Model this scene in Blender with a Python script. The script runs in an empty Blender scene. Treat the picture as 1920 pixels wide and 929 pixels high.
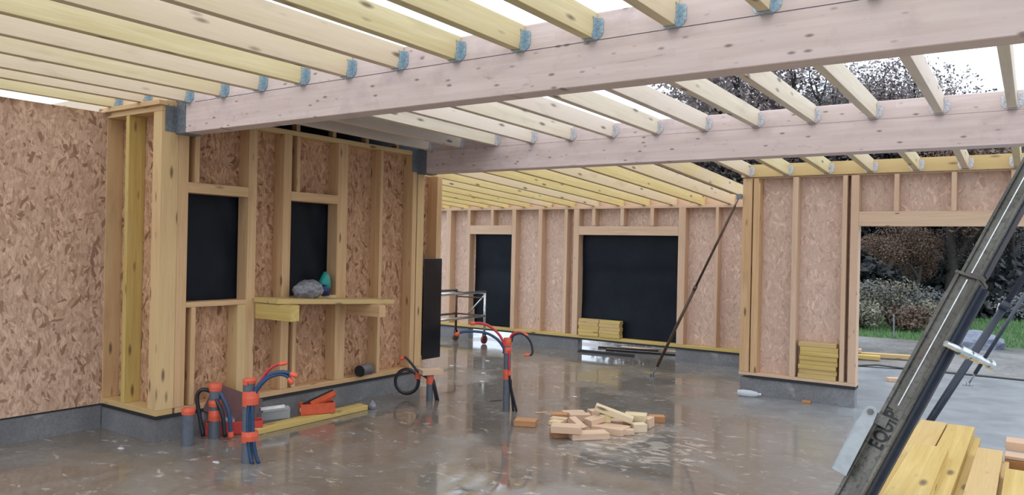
import bpy, bmesh, math, random
from mathutils import Vector, Matrix, Euler
R = math.radians
C = bpy.context.scene.collection
scn = bpy.context.scene

# ------------------------------------------------------------------ camera
cam = bpy.data.objects.new('camera', bpy.data.cameras.new('camera')); C.objects.link(cam)
yaw, roll = R(-34.49), R(1.238)
fw = Vector((math.sin(yaw), math.cos(yaw), 0)); rt0 = Vector((math.cos(yaw), -math.sin(yaw), 0)); up0 = Vector((0, 0, 1))
rt = rt0*math.cos(roll) + up0*math.sin(roll); up = -rt0*math.sin(roll) + up0*math.cos(roll)
mw = Matrix((rt, up, -fw)).transposed().to_4x4(); mw.translation = (0, 0, 1.65)
cam.matrix_world = mw
cam.data.lens = 36*1430/1920; cam.data.sensor_width = 36; cam.data.clip_end = 500
scn.camera = cam

# ------------------------------------------------------------------ overcast sky and exposure
world = bpy.data.worlds.new('overcast'); scn.world = world; world.use_nodes = True
nt = world.node_tree; nt.nodes.clear()
wo = nt.nodes.new('ShaderNodeOutputWorld'); bg = nt.nodes.new('ShaderNodeBackground')
tc = nt.nodes.new('ShaderNodeTexCoord'); sx = nt.nodes.new('ShaderNodeSeparateXYZ'); rp = nt.nodes.new('ShaderNodeValToRGB')
nt.links.new(tc.outputs['Generated'], sx.inputs[0]); nt.links.new(sx.outputs[2], rp.inputs[0])
rp.color_ramp.elements[0].position = 0.0; rp.color_ramp.elements[0].color = (.66, .78, .95, 1)
rp.color_ramp.elements[1].position = 0.9; rp.color_ramp.elements[1].color = (.95, .97, 1, 1)
nt.links.new(rp.outputs[0], bg.inputs[0]); bg.inputs[1].default_value = 1.9
nt.links.new(bg.outputs[0], wo.inputs[0])
scn.view_settings.view_transform = 'Standard'; scn.view_settings.look = 'None'
scn.view_settings.exposure = 0.12; scn.view_settings.gamma = 1.0; scn.view_settings.use_curve_mapping = False

# ------------------------------------------------------------------ materials
def newmat(name):
    m = bpy.data.materials.new(name); m.use_nodes = True
    t = m.node_tree; b = t.nodes['Principled BSDF']
    return m, t, b
def N(t, kind, **kw):
    n = t.nodes.new(kind)
    for k, v in kw.items(): setattr(n, k, v)
    return n
def ramp(t, src, stops, interp='LINEAR'):
    r = t.nodes.new('ShaderNodeValToRGB'); e = r.color_ramp.elements; r.color_ramp.interpolation = interp
    while len(e) < len(stops): e.new(.5)
    for k, (p, c) in enumerate(stops):
        e[k].position = p; e[k].color = (*c, 1) if len(c) == 3 else c
    t.links.new(src, r.inputs[0]); return r.outputs[0]
def mix(t, fac, a, b, mode='MIX'):
    m = t.nodes.new('ShaderNodeMix'); m.data_type = 'RGBA'; m.blend_type = mode
    for i, v in ((0, fac), (6, a), (7, b)):
        if hasattr(v, 'links') or isinstance(v, bpy.types.NodeSocket): t.links.new(v, m.inputs[i])
        else: m.inputs[i].default_value = v if i == 0 else (*v, 1)
    return m.outputs[2]
def math_(t, op, a, b=None, c=None):
    m = t.nodes.new('ShaderNodeMath'); m.operation = op
    for i, v in enumerate((a, b, c)):
        if v is None: continue
        if isinstance(v, bpy.types.NodeSocket): t.links.new(v, m.inputs[i])
        else: m.inputs[i].default_value = v
    return m.outputs[0]
def vmath(t, op, a, b):
    m = t.nodes.new('ShaderNodeVectorMath'); m.operation = op
    for i, v in enumerate((a, b)):
        if isinstance(v, bpy.types.NodeSocket): t.links.new(v, m.inputs[i])
        else: m.inputs[i].default_value = v
    return m.outputs[0]
def noise(t, vec, scale, detail=4, rough=.5, dist=0):
    n = t.nodes.new('ShaderNodeTexNoise'); t.links.new(vec, n.inputs['Vector'])
    n.inputs['Scale'].default_value = scale; n.inputs['Detail'].default_value = detail
    n.inputs['Roughness'].default_value = rough; n.inputs['Distortion'].default_value = dist
    return n.outputs['Fac']
def bump(t, b, h, strength=.3, dist=.01):
    n = t.nodes.new('ShaderNodeBump'); t.links.new(h, n.inputs['Height'])
    n.inputs['Strength'].default_value = strength; n.inputs['Distance'].default_value = dist
    t.links.new(n.outputs[0], b.inputs['Normal'])
def mapping(t, vec, scale=(1, 1, 1), loc=(0, 0, 0), rot=(0, 0, 0)):
    m = t.nodes.new('ShaderNodeMapping'); t.links.new(vec, m.inputs[0])
    m.inputs['Scale'].default_value = scale; m.inputs['Location'].default_value = loc; m.inputs['Rotation'].default_value = rot
    return m.outputs[0]

def wood(name, light, dark, alt=None, altmix=(.5, .9), rough=.6, knots=.075):
    """sawn softwood, grain along the object's local X"""
    m, t, b = newmat(name)
    tcn = N(t, 'ShaderNodeTexCoord'); oi = N(t, 'ShaderNodeObjectInfo')
    off = N(t, 'ShaderNodeCombineXYZ'); r = oi.outputs['Random']
    t.links.new(math_(t, 'MULTIPLY', r, 37.0), off.inputs[0]); t.links.new(math_(t, 'MULTIPLY', r, 91.0), off.inputs[1])
    v = vmath(t, 'ADD', tcn.outputs['Object'], off.outputs[0])
    g = noise(t, mapping(t, v, (1.1, 26, 26)), 1.0, 5, .6, .6)
    f = noise(t, mapping(t, v, (5, 160, 160)), 1.0, 2, .5)
    big = noise(t, mapping(t, v, (1.3, 3, 3)), 1.0, 2)
    col = mix(t, ramp(t, g, [(.35, (0, 0, 0)), (.68, (1, 1, 1))]), light, dark)
    if alt:
        fac = ramp(t, math_(t, 'ADD', r, math_(t, 'MULTIPLY', math_(t, 'SUBTRACT', big, .5), .8)), [(altmix[0], (0, 0, 0)), (altmix[1], (1, 1, 1))])
        col = mix(t, math_(t, 'MULTIPLY', fac, .85), col, alt)
    col = mix(t, ramp(t, f, [(.3, (.25,)*3), (.75, (0, 0, 0))]), col, tuple(c*.72 for c in dark))
    vo = N(t, 'ShaderNodeTexVoronoi'); t.links.new(mapping(t, v, (2.6, 9.5, 9.5)), vo.inputs['Vector']); vo.inputs['Scale'].default_value = 1.0
    k = ramp(t, vo.outputs['Distance'], [(knots, (1, 1, 1)), (knots*2.4, (0, 0, 0))])
    col = mix(t, math_(t, 'MULTIPLY', k, .8), col, (.09, .05, .03))
    st = noise(t, mapping(t, v, (2.2, 9, 9), (7, 3, 1)), 1.0, 3)
    col = mix(t, ramp(t, st, [(.6, (0, 0, 0)), (.78, (.35,)*3)]), col, tuple(c*.55 for c in dark))
    t.links.new(col, b.inputs['Base Color']); b.inputs['Roughness'].default_value = rough
    b.inputs['Specular IOR Level'].default_value = .35
    bump(t, b, g, .12, .004)
    return m

def osb(name, a, bcol, ccol, rough=.62):
    """oriented strand board: overlapping strands in several directions"""
    m, t, b = newmat(name)
    tcn = N(t, 'ShaderNodeTexCoord'); s = N(t, 'ShaderNodeSeparateXYZ'); t.links.new(tcn.outputs['Object'], s.inputs[0])
    cb = N(t, 'ShaderNodeCombineXYZ'); t.links.new(math_(t, 'ADD', s.outputs[0], s.outputs[1]), cb.inputs[0]); t.links.new(s.outputs[2], cb.inputs[1])
    warp = N(t, 'ShaderNodeTexNoise'); t.links.new(cb.outputs[0], warp.inputs['Vector']); warp.inputs['Scale'].default_value = 9
    w2 = vmath(t, 'SCALE', warp.outputs['Color'], (0, 0, 0)); w2.node.inputs['Scale'].default_value = .05
    v0 = vmath(t, 'ADD', cb.outputs[0], w2)
    best = None; bestc = None; bestt = None
    for k, ang in enumerate((88, 62, 118, 20, 146, 100)):
        vo = N(t, 'ShaderNodeTexVoronoi', voronoi_dimensions='2D'); vo.inputs['Scale'].default_value = 1.0
        vo.inputs['Randomness'].default_value = 1.0
        rot = N(t, 'ShaderNodeVectorRotate'); rot.rotation_type = 'Z_AXIS'; t.links.new(v0, rot.inputs[0]); rot.inputs['Angle'].default_value = -R(ang)
        mp = mapping(t, rot.outputs[0], (11.0, 38, 1), (k*13.7, k*7.1, 0))
        t.links.new(mp, vo.inputs['Vector'])
        sc = N(t, 'ShaderNodeSeparateColor'); t.links.new(vo.outputs['Color'], sc.inputs[0])
        pr = sc.outputs[0] if k < 3 else math_(t, 'MULTIPLY', sc.outputs[0], .9)
        tone = sc.outputs[1]
        if best is None: best, bestt = pr, tone
        else:
            gt = math_(t, 'GREATER_THAN', pr, best)
            mx = N(t, 'ShaderNodeMix'); t.links.new(gt, mx.inputs[0]); t.links.new(bestt, mx.inputs[2]); t.links.new(tone, mx.inputs[3]); bestt = mx.outputs[0]
            best = math_(t, 'MAXIMUM', pr, best)
    col = ramp(t, bestt, [(0, ccol), (.05, ccol), (.14, bcol), (.6, a), (.9, tuple(min(1, x*1.14) for x in a)), (1, tuple(min(1, x*1.3) for x in a))])
    fine = noise(t, mapping(t, v0, (60, 14, 1)), 1.0, 4, .6)
    col = mix(t, ramp(t, fine, [(.28, (.75,)*3), (.52, (0, 0, 0))]), col, ccol)
    gap = noise(t, mapping(t, v0, (26, 11, 1), (3, 1, 0)), 1.0, 5, .7, 1.5)
    col = mix(t, ramp(t, gap, [(.30, (.8,)*3), (.42, (0, 0, 0))]), col, tuple(q*.8 for q in ccol))
    t.links.new(col, b.inputs['Base Color']); b.inputs['Roughness'].default_value = rough
    b.inputs['Specular IOR Level'].default_value = .35
    bump(t, b, math_(t, 'ADD', bestt, math_(t, 'MULTIPLY', fine, .4)), .25, .006)
    return m

def plain(name, col, rough=.5, metal=0, var=.15, scale=20, bmp=0, spec=.5):
    m, t, b = newmat(name)
    tcn = N(t, 'ShaderNodeTexCoord'); n = noise(t, tcn.outputs['Object'], scale, 4, .6)
    c = mix(t, ramp(t, n, [(.3, (0, 0, 0)), (.7, (1, 1, 1))]), tuple(x*(1-var) for x in col), tuple(min(1, x*(1+var)) for x in col))
    t.links.new(c, b.inputs['Base Color']); b.inputs['Roughness'].default_value = rough; b.inputs['Metallic'].default_value = metal
    b.inputs['Specular IOR Level'].default_value = spec
    if bmp: bump(t, b, n, bmp, .005)
    return m

M_YEL = wood('yellow_treated_softwood', (.74, .64, .38), (.64, .52, .27), alt=(.72, .58, .44), altmix=(.45, .7))
M_YEL3 = wood('golden_joist_softwood', (.74, .60, .28), (.64, .48, .19), alt=(.72, .57, .40), altmix=(.6, .85))
M_YEL_HAZE = wood('hazed_joist_softwood', (.80, .71, .56), (.71, .60, .45), alt=(.78, .66, .56), altmix=(.4, .7))  # white light haze over the middle row, painted in as paler wood
M_YELB = wood('yellow_board_softwood', (.68, .52, .20), (.55, .38, .11), alt=(.62, .44, .22), altmix=(.6, .9))
M_TAN = wood('tan_stud_softwood', (.71, .475, .265), (.58, .355, .175), alt=(.71, .52, .26), altmix=(.55, .9))
M_PINK = wood('pale_offcut_softwood', (.72, .525, .375), (.61, .42, .28), alt=(.66, .45, .31), altmix=(.5, .9), knots=.035)
M_ORG = wood('orange_offcut_softwood', (.52, .27, .12), (.42, .20, .08), knots=.03)
M_OSB = osb('strand_board', (.60, .41, .295), (.50, .32, .22), (.30, .17, .11))
M_OSB_BOUNCE = osb('strand_board_bounce_lit', (.56, .34, .205), (.45, .25, .14), (.24, .115, .06))  # same board, with warm indirect light mixed into its colour
M_OSB_LIT = osb('strand_board_bright_lit', (.66, .48, .39), (.63, .455, .36), (.53, .37, .285))  # same board, stronger light on the rear walls painted in as paleness
M_BLK = plain('black_membrane', (.006, .009, .015), .42, var=.3, scale=3, bmp=.12, spec=.16)
M_BLKP = plain('black_glossy_panel', (.008, .009, .013), .12, var=.2, scale=3)
M_DPC = plain('bitumen_strip', (.02, .02, .022), .6)
M_PVC = plain('grey_pipe_plastic', (.10, .115, .14), .35)
M_TAPE = plain('orange_tape', (.72, .12, .06), .45, var=.1)
M_REDC = plain('red_conduit', (.55, .03, .05), .4)
M_BLUC = plain('blue_conduit', (.018, .055, .13), .35)
M_BLKC = plain('black_cable', (.012, .013, .02), .35)
M_GALV = plain('galvanised_steel', (.36, .47, .53), .38, metal=.55, var=.35, scale=90, bmp=.3)
M_GALVD = plain('dark_galvanised_steel', (.20, .225, .25), .5, metal=.4, var=.25, scale=40)
M_SILV = plain('wet_aluminium', (.60, .64, .66), .25, metal=.85, var=.2, scale=40, bmp=.2)
M_PROP = plain('painted_steel_tube', (.035, .045, .065), .35, metal=.3)
M_RUST = plain('rusty_steel', (.10, .06, .04), .5, metal=.4, var=.4)
M_WHITE = plain('white_plastic', (.72, .73, .75), .4)
M_TXT = plain('black_lettering', (.006, .006, .006), .3)
M_DARK = plain('dark_void', (.01, .01, .01), .8)

def glulam():
    m, t, b = newmat('laminated_beam_wood')
    tcn = N(t, 'ShaderNodeTexCoord'); s = N(t, 'ShaderNodeSeparateXYZ'); t.links.new(tcn.outputs['Object'], s.inputs[0])
    lam = math_(t, 'FLOOR', math_(t, 'DIVIDE', s.outputs[2], .0445))
    wn = N(t, 'ShaderNodeTexWhiteNoise', noise_dimensions='1D'); t.links.new(lam, wn.inputs['W'])
    blk = math_(t, 'FLOOR', math_(t, 'DIVIDE', math_(t, 'ADD', s.outputs[0], math_(t, 'MULTIPLY', wn.outputs['Value'], 9)), 1.3))
    cb = N(t, 'ShaderNodeCombineXYZ'); t.links.new(lam, cb.inputs[0]); t.links.new(blk, cb.inputs[1])
    w2 = N(t, 'ShaderNodeTexWhiteNoise', noise_dimensions='3D'); t.links.new(cb.outputs[0], w2.inputs[0])
    col = ramp(t, w2.outputs['Value'], [(0, (.68, .55, .50)), (.5, (.71, .585, .54)), (1, (.75, .62, .575))])
    g = noise(t, mapping(t, tcn.outputs['Object'], (1.6, 30, 34)), 1.0, 5, .6, .5)
    col = mix(t, ramp(t, g, [(.4, (0, 0, 0)), (.75, (.5,)*3)]), col, (.56, .42, .39))
    st = noise(t, mapping(t, tcn.outputs['Object'], (3.2, 1, 5)), 1.0, 5, .65)
    col = mix(t, ramp(t, st, [(.54, (0, 0, 0)), (.75, (.45,)*3)]), col, (.42, .31, .33))
    v2 = N(t, 'ShaderNodeTexVoronoi'); t.links.new(mapping(t, tcn.outputs['Object'], (6.5, 2, 17)), v2.inputs['Vector']); v2.inputs['Scale'].default_value = 1
    k = ramp(t, v2.outputs['Distance'], [(.07, (1, 1, 1)), (.18, (0, 0, 0))])
    col = mix(t, math_(t, 'MULTIPLY', k, .75), col, (.15, .085, .075))
    bl = noise(t, mapping(t, tcn.outputs['Object'], (5, 1, 22), (3, 2, 9)), 1.0, 6, .7, 1.2)
    col = mix(t, ramp(t, bl, [(.60, (0, 0, 0)), (.74, (.6,)*3)]), col, (.36, .24, .22))
    t.links.new(col, b.inputs['Base Color']); b.inputs['Roughness'].default_value = .6; b.inputs['Specular IOR Level'].default_value = .3
    bump(t, b, g, .1, .003)
    return m
M_GLU = glulam()

def concrete_floor():
    m, t, b = newmat('wet_concrete')
    tcn = N(t, 'ShaderNodeTexCoord'); v = tcn.outputs['Object']
    a = noise(t, v, .55, 5, .6, .4); c2 = noise(t, mapping(t, v, (1, 1, 1), (5, 9, 0)), 2.3, 6, .65, .8); f = noise(t, v, 22, 5, .6)
    col = mix(t, ramp(t, a, [(.38, (0, 0, 0)), (.62, (1, 1, 1))]), (.175, .155, .135), (.25, .24, .23))
    col = mix(t, ramp(t, c2, [(.35, (0, 0, 0)), (.7, (1, 1, 1))]), col, (.165, .13, .095))
    col = mix(t, ramp(t, f, [(.35, (.35,)*3), (.6, (0, 0, 0))]), col, (.13, .12, .11))
    # pale slurry residue patches
    sc = noise(t, mapping(t, v, (1.4, 2.2, 1), (2, 3, 0)), 2.6, 9, .68, 1.2)
    col = mix(t, ramp(t, sc, [(.625, (0, 0, 0)), (.70, (.55,)*3)]), col, (.42, .38, .33))
    dx = N(t, 'ShaderNodeVectorMath', operation='DISTANCE'); t.links.new(v, dx.inputs[0]); dx.inputs[1].default_value = (-2.75, 5.95, 0)
    near = ramp(t, dx.outputs['Value'], [(.15, (.13,)*3), (1.0, (0, 0, 0))])
    s2 = noise(t, mapping(t, v, (2.2, 3.6, 1), (2, 3, 0)), 2.6, 8, .66, .8)
    col = mix(t, ramp(t, math_(t, 'ADD', s2, near), [(.60, (0, 0, 0)), (.66, (.75,)*3)]), col, (.50, .45, .40))
    t.links.new(col, b.inputs['Base Color'])
    wet = ramp(t, noise(t, mapping(t, v, (1, 1, 1), (11, 4, 0)), .8, 4, .55, .5), [(.40, (.03,)*3), (.50, (.09,)*3), (.62, (.36,)*3)])
    rsum = mix(t, ramp(t, f, [(.5, (0, 0, 0)), (.75, (.3,)*3)]), wet, (.34, .34, .34))
    # sky sheen painted as a paler, rougher zone towards the doorway side
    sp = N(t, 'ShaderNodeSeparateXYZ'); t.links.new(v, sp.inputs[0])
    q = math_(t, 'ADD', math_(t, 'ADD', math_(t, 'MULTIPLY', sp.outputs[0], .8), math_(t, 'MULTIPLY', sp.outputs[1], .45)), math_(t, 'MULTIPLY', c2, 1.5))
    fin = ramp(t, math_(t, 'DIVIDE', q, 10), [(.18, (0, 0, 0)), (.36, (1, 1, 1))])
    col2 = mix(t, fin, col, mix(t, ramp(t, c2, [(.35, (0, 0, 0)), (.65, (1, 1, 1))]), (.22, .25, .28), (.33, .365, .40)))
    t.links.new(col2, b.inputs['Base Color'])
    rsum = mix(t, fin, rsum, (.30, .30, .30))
    t.links.new(rsum, b.inputs['Roughness']); b.inputs['Specular IOR Level'].default_value = .85
    hb = noise(t, v, 5, 3, .5); h2 = math_(t, 'MULTIPLY', f, .12)
    msk = ramp(t, noise(t, mapping(t, v, (1, 1, 1), (11, 4, 0)), .8, 4, .55, .5), [(.42, (.12,)*3), (.66, (1, 1, 1))])
    bump(t, b, math_(t, 'MULTIPLY', math_(t, 'ADD', math_(t, 'MULTIPLY', hb, .35), h2), msk), .22, .010)
    return m
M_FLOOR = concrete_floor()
def outer_ground():
    m, t, b = newmat('wet_gravel_ground')
    tcn = N(t, 'ShaderNodeTexCoord'); v = tcn.outputs['Object']
    a = noise(t, v, .5, 6, .65); f = noise(t, v, 14, 6, .7)
    col = mix(t, ramp(t, a, [(.35, (0, 0, 0)), (.65, (1, 1, 1))]), (.19, .195, .20), (.27, .28, .29))
    col = mix(t, ramp(t, f, [(.3, (.7,)*3), (.6, (0, 0, 0))]), col, (.10, .095, .085))
    t.links.new(col, b.inputs['Base Color'])
    t.links.new(ramp(t, a, [(.4, (.18,)*3), (.65, (.5,)*3)]), b.inputs['Roughness'])
    bump(t, b, f, .5, .03)
    return m
M_GRAV = outer_ground()
def lawn_mat():
    m, t, b = newmat('lawn_soil')
    tcn = N(t, 'ShaderNodeTexCoord'); v = tcn.outputs['Object']
    a = noise(t, v, .6, 6, .7); f = noise(t, v, 6, 6, .7)
    col = mix(t, ramp(t, a, [(.35, (0, 0, 0)), (.6, (1, 1, 1))]), (.075, .15, .05), (.05, .115, .04))
    col = mix(t, ramp(t, f, [(.35, (.6,)*3), (.6, (0, 0, 0))]), col, (.06, .07, .035))
    t.links.new(col, b.inputs['Base Color']); b.inputs['Roughness'].default_value = .8
    bump(t, b, f, .6, .05)
    return m
M_LAWN = lawn_mat()
def stem_mat():
    m, t, b = newmat('stem_wall_concrete')
    tcn = N(t, 'ShaderNodeTexCoord'); v = tcn.outputs['Object']
    a = noise(t, v, 2.2, 6, .6); f = noise(t, v, 40, 5, .6)
    col = mix(t, ramp(t, a, [(.35, (0, 0, 0)), (.68, (1, 1, 1))]), (.155, .155, .16), (.245, .25, .26))
    col = mix(t, ramp(t, f, [(.35, (.4,)*3), (.6, (0, 0, 0))]), col, (.09, .09, .095))
    sp = noise(t, mapping(t, v, (1, 1, 1), (3.3, 8, 1)), 3.1, 3, .5)
    col = mix(t, ramp(t, sp, [(.68, (0, 0, 0)), (.74, (.7,)*3)]), col, (.38, .37, .36))
    t.links.new(col, b.inputs['Base Color']); b.inputs['Roughness'].default_value = .55
    bump(t, b, f, .3, .006)
    return m
M_STEM = stem_mat()
def leafmat(name, c1, c2, c3):
    m, t, b = newmat(name)
    oi = N(t, 'ShaderNodeObjectInfo'); tcn = N(t, 'ShaderNodeTexCoord')
    g = N(t, 'ShaderNodeNewGeometry')
    col = ramp(t, g.outputs['Random Per Island'], [(0, c1), (.5, c2), (1, c3)])
    hs = N(t, 'ShaderNodeHueSaturation'); t.links.new(col, hs.inputs['Color'])
    t.links.new(math_(t, 'ADD', .7, math_(t, 'MULTIPLY', oi.outputs['Random'], .6)), hs.inputs['Value'])
    t.links.new(hs.outputs[0], b.inputs['Base Color']); b.inputs['Roughness'].default_value = .5
    return m
M_LG = leafmat('dark_green_leaves', (.08, .09, .105), (.12, .135, .145), (.19, .20, .20))
M_LB = leafmat('brown_autumn_leaves', (.08, .05, .035), (.13, .075, .05), (.17, .10, .06))
M_LM = leafmat('mauve_brown_leaves', (.13, .105, .11), (.20, .16, .155), (.30, .25, .24))
M_LT = leafmat('shaded_undergrowth_leaves', (.008, .012, .016), (.014, .02, .024), (.03, .036, .036))  # shade inside the wood painted in as near-black leaves
M_LP = leafmat('pale_shrub_leaves', (.07, .08, .05), (.12, .11, .07), (.26, .25, .20))
M_GB = leafmat('grass_blades', (.05, .14, .04), (.08, .20, .06), (.13, .24, .09))
M_BARK = plain('dark_bark', (.035, .03, .027), .8, var=.4, scale=6, bmp=.5)

# ------------------------------------------------------------------ mesh helpers
class MB:
    def __init__(s): s.v = []; s.f = []
    def hexa(s, p):
        n = len(s.v); s.v += [tuple(q) for q in p]
        s.f += [tuple(n+i for i in q) for q in ((0, 3, 2, 1), (4, 5, 6, 7), (0, 1, 5, 4), (1, 2, 6, 5), (2, 3, 7, 6), (3, 0, 4, 7))]
    def box(s, x0, x1, y0, y1, z0, z1):
        s.hexa([(x0, y0, z0), (x1, y0, z0), (x1, y1, z0), (x0, y1, z0), (x0, y0, z1), (x1, y0, z1), (x1, y1, z1), (x0, y1, z1)])
    def tube(s, pts, r, seg=10, cap=True):
        pts = [Vector(p) for p in pts]; rs = r if isinstance(r, (list, tuple)) else [r]*len(pts)
        n0 = len(s.v); prev = None
        for i, p in enumerate(pts):
            d = (pts[min(i+1, len(pts)-1)] - pts[max(i-1, 0)]).normalized()
            if prev is None:
                a = Vector((0, 0, 1)) if abs(d.z) < .9 else Vector((1, 0, 0))
                u = d.cross(a).normalized()
            else:
                u = (prev - d*prev.dot(d)).normalized()
            prev = u; w = d.cross(u)
            for k in range(seg):
                an = 2*math.pi*k/seg
                s.v.append(tuple(p + (u*math.cos(an) + w*math.sin(an))*rs[i]))
        for i in range(len(pts)-1):
            for k in range(seg):
                a = n0+i*seg+k; b_ = n0+i*seg+(k+1) % seg
                s.f.append((a, b_, b_+seg, a+seg))
        if cap:
            s.f.append(tuple(n0+k for k in range(seg))[::-1]); e = n0+(len(pts)-1)*seg
            s.f.append(tuple(e+k for k in range(seg)))
    def prism(s, poly, depth_vec):
        n = len(s.v); k = len(poly); d = Vector(depth_vec)
        s.v += [tuple(p) for p in poly] + [tuple(Vector(p)+d) for p in poly]
        s.f.append(tuple(range(n, n+k))[::-1]); s.f.append(tuple(range(n+k, n+2*k)))
        for i in range(k):
            j = (i+1) % k; s.f.append((n+i, n+j, n+k+j, n+k+i))
    def obj(s, name, mat, parent=None, smooth=False, bevel=0, loc=None):
        me = bpy.data.meshes.new(name); me.from_pydata(s.v, [], s.f); me.materials.append(mat)
        bm = bmesh.new(); bm.from_mesh(me); bmesh.ops.recalc_face_normals(bm, faces=bm.faces)
        if bevel: bmesh.ops.bevel(bm, geom=list(bm.edges), offset=bevel, segments=1, affect='EDGES')
        bm.to_mesh(me); bm.free()
        if smooth:
            for p in me.polygons: p.use_smooth = True
        o = bpy.data.objects.new(name, me); C.objects.link(o)
        if loc is not None: o.location = loc
        if parent: o.parent = parent
        return o
def cr(pts, n=6):
    """smooth curve through the points"""
    P = [Vector(p) for p in pts]; P = [P[0]*2-P[1]] + P + [P[-1]*2-P[-2]]; out = []
    for i in range(1, len(P)-2):
        for k in range(n):
            t = k/n
            out.append(.5*((2*P[i]) + (P[i+1]-P[i-1])*t + (2*P[i-1]-5*P[i]+4*P[i+1]-P[i+2])*t*t + (3*P[i]-P[i-1]-3*P[i+1]+P[i+2])*t**3))
    out.append(P[-2]); return out
def tag(o, label, cat, group=None, kind=None):
    o['label'] = label; o['category'] = cat
    if group: o['group'] = group
    if kind: o['kind'] = kind
    return o
def struct(o, label=None):
    o['kind'] = 'structure'
    if label: o['label'] = label
    return o
def empty(name, loc, rz=0):
    o = bpy.data.objects.new(name, None); C.objects.link(o); o.location = loc; o.rotation_euler = (0, 0, rz); o.empty_display_size = .1
    return o
def child(o, parent):
    """adopt o keeping its place; parent has only a location"""
    o.parent = parent; o.location = Vector(o.location) - Vector(parent.location); return o
def timber(name, x0, x1, y0, y1, z0, z1, mat, axis, parent=None, bevel=.002):
    """sawn board given by its world box; grain (local X) along axis; origin at its centre"""
    c = Vector(((x0+x1)/2, (y0+y1)/2, (z0+z1)/2)); d = (x1-x0, y1-y0, z1-z0)
    m = MB()
    if axis == 'x': L, a, b_ = d[0], d[1], d[2]; rot = (0, 0, 0)
    elif axis == 'y': L, a, b_ = d[1], d[0], d[2]; rot = (0, 0, math.pi/2)
    else: L, a, b_ = d[2], d[1], d[0]; rot = (0, -math.pi/2, 0)
    m.box(-L/2, L/2, -a/2, a/2, -b_/2, b_/2)
    o = m.obj(name, mat, None, bevel=bevel); o.location = c; o.rotation_euler = rot
    if parent: child(o, parent)
    return o
def slopetimber(name, p0, p1, w, h, mat, parent=None):
    """board from p0 to p1 (bottom centre line), w wide, h tall"""
    p0, p1 = Vector(p0), Vector(p1); d = p1-p0; L = d.length
    m = MB(); m.box(0, L, -w/2, w/2, 0, h)
    o = m.obj(name, mat, None, bevel=.002); o.location = p0
    o.rotation_euler = (0, -math.asin(d.z/L), math.atan2(d.y, d.x))
    if parent: child(o, parent)
    return o
ORD = ['first', 'second', 'third', 'fourth', 'fifth', 'sixth', 'seventh', 'eighth', 'ninth', 'tenth', 'eleventh', 'twelfth', 'thirteenth', 'fourteenth', 'fifteenth', 'sixteenth', 'seventeenth', 'eighteenth', 'nineteenth', 'twentieth', 'twenty-first', 'twenty-second']

# ================================================================== SETTING
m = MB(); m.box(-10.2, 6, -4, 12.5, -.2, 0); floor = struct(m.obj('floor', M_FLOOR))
m = MB(); m.box(-40, 30, 12.52, 17.0, -.3, -.02); m.box(6.02, 30, -12, 12.5, -.3, -.02); m.box(-40, -10.22, -12, 12.5, -.3, -.02); m.box(-10.2, 6, -12, -4.02, -.3, -.02)
struct(m.obj('ground', M_GRAV))
# lawn: gently rising grid
random.seed(3)
m = MB(); nx, ny = 50, 24
def lawn_z(x, y):
    r = max(0, y-17)
    return -.05 + .004*r + .04*math.sin(x*.5+1)*min(1, r/3) + (.16*math.exp(-((x-.3)/2.2)**2-((y-21)/2.5)**2))
for j in range(ny+1):
    for i in range(nx+1):
        x = -40+70*i/nx; y = 16.8+30*j/ny; m.v.append((x, y, lawn_z(x, y)))
for j in range(ny):
    for i in range(nx):
        a = j*(nx+1)+i; m.f.append((a, a+1, a+nx+2, a+nx+1))
struct(m.obj('lawn', M_LAWN, smooth=True))

# ---- wall_left : near strand board wall
XL = -6.69
m = MB(); m.box(XL-.012, XL, -1.2, 3.47, .215, 2.745)
wl = struct(m.obj('wall_left', M_OSB), 'strand board sheathed wall panel on the left')
m = MB(); m.box(XL-.16, XL-.005, -1.2, 3.47, 0, .2); child(m.obj('footing', M_STEM), wl)
m = MB(); m.box(XL-.17, XL-.003, -1.2, 3.47, .2, .214); child(m.obj('damp_proof_strip', M_DPC), wl)
for y in (-1.1, -.5, .1, .7, 1.3, 1.9, 2.5, 3.1):
    timber('stud', XL-.157, XL-.013, y, y+.045, .26, 2.70, M_TAN, 'z', wl)
timber('bottom_plate', XL-.157, XL-.013, -1.2, 3.46, .215, .26, M_TAN, 'y', wl)
timber('top_plate', XL-.157, XL-.013, -1.2, 3.46, 2.70, 2.744, M_TAN, 'y', wl)

# ---- wall_front : short studded return facing the camera
YF = 3.47
m = MB(); m.box(-6.75, -5.86, YF+.146, YF+.158, .2, 2.79)
wf = struct(m.obj('wall_front', M_OSB_BOUNCE), 'short studded wall section beside the corner post')
m = MB(); m.box(-6.84, -5.855, YF+.006, YF+.161, 0, .19); m.obj('footing', M_STEM, wf)
m = MB(); m.box(-6.68, -5.84, YF-.006, YF+.15, .19, .215); m.obj('damp_proof_strip', M_DPC, wf)
timber('bottom_plate', -6.82, -5.85, YF, YF+.145, .216, .261, M_YELB, 'x', wf)
timber('top_plate', -6.70, -5.85, YF, YF+.145, 2.70, 2.745, M_TAN, 'x', wf)
timber('top_plate', -6.78, -5.84, YF-.03, YF+.145, 2.746, 2.785, M_TAN, 'x', wf)
for x in (-6.735, -6.385):
    timber('stud', x, x+.05, YF, YF+.145, .262, 2.699, M_YELB if x > -6.5 else M_TAN, 'z', wf)

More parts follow.
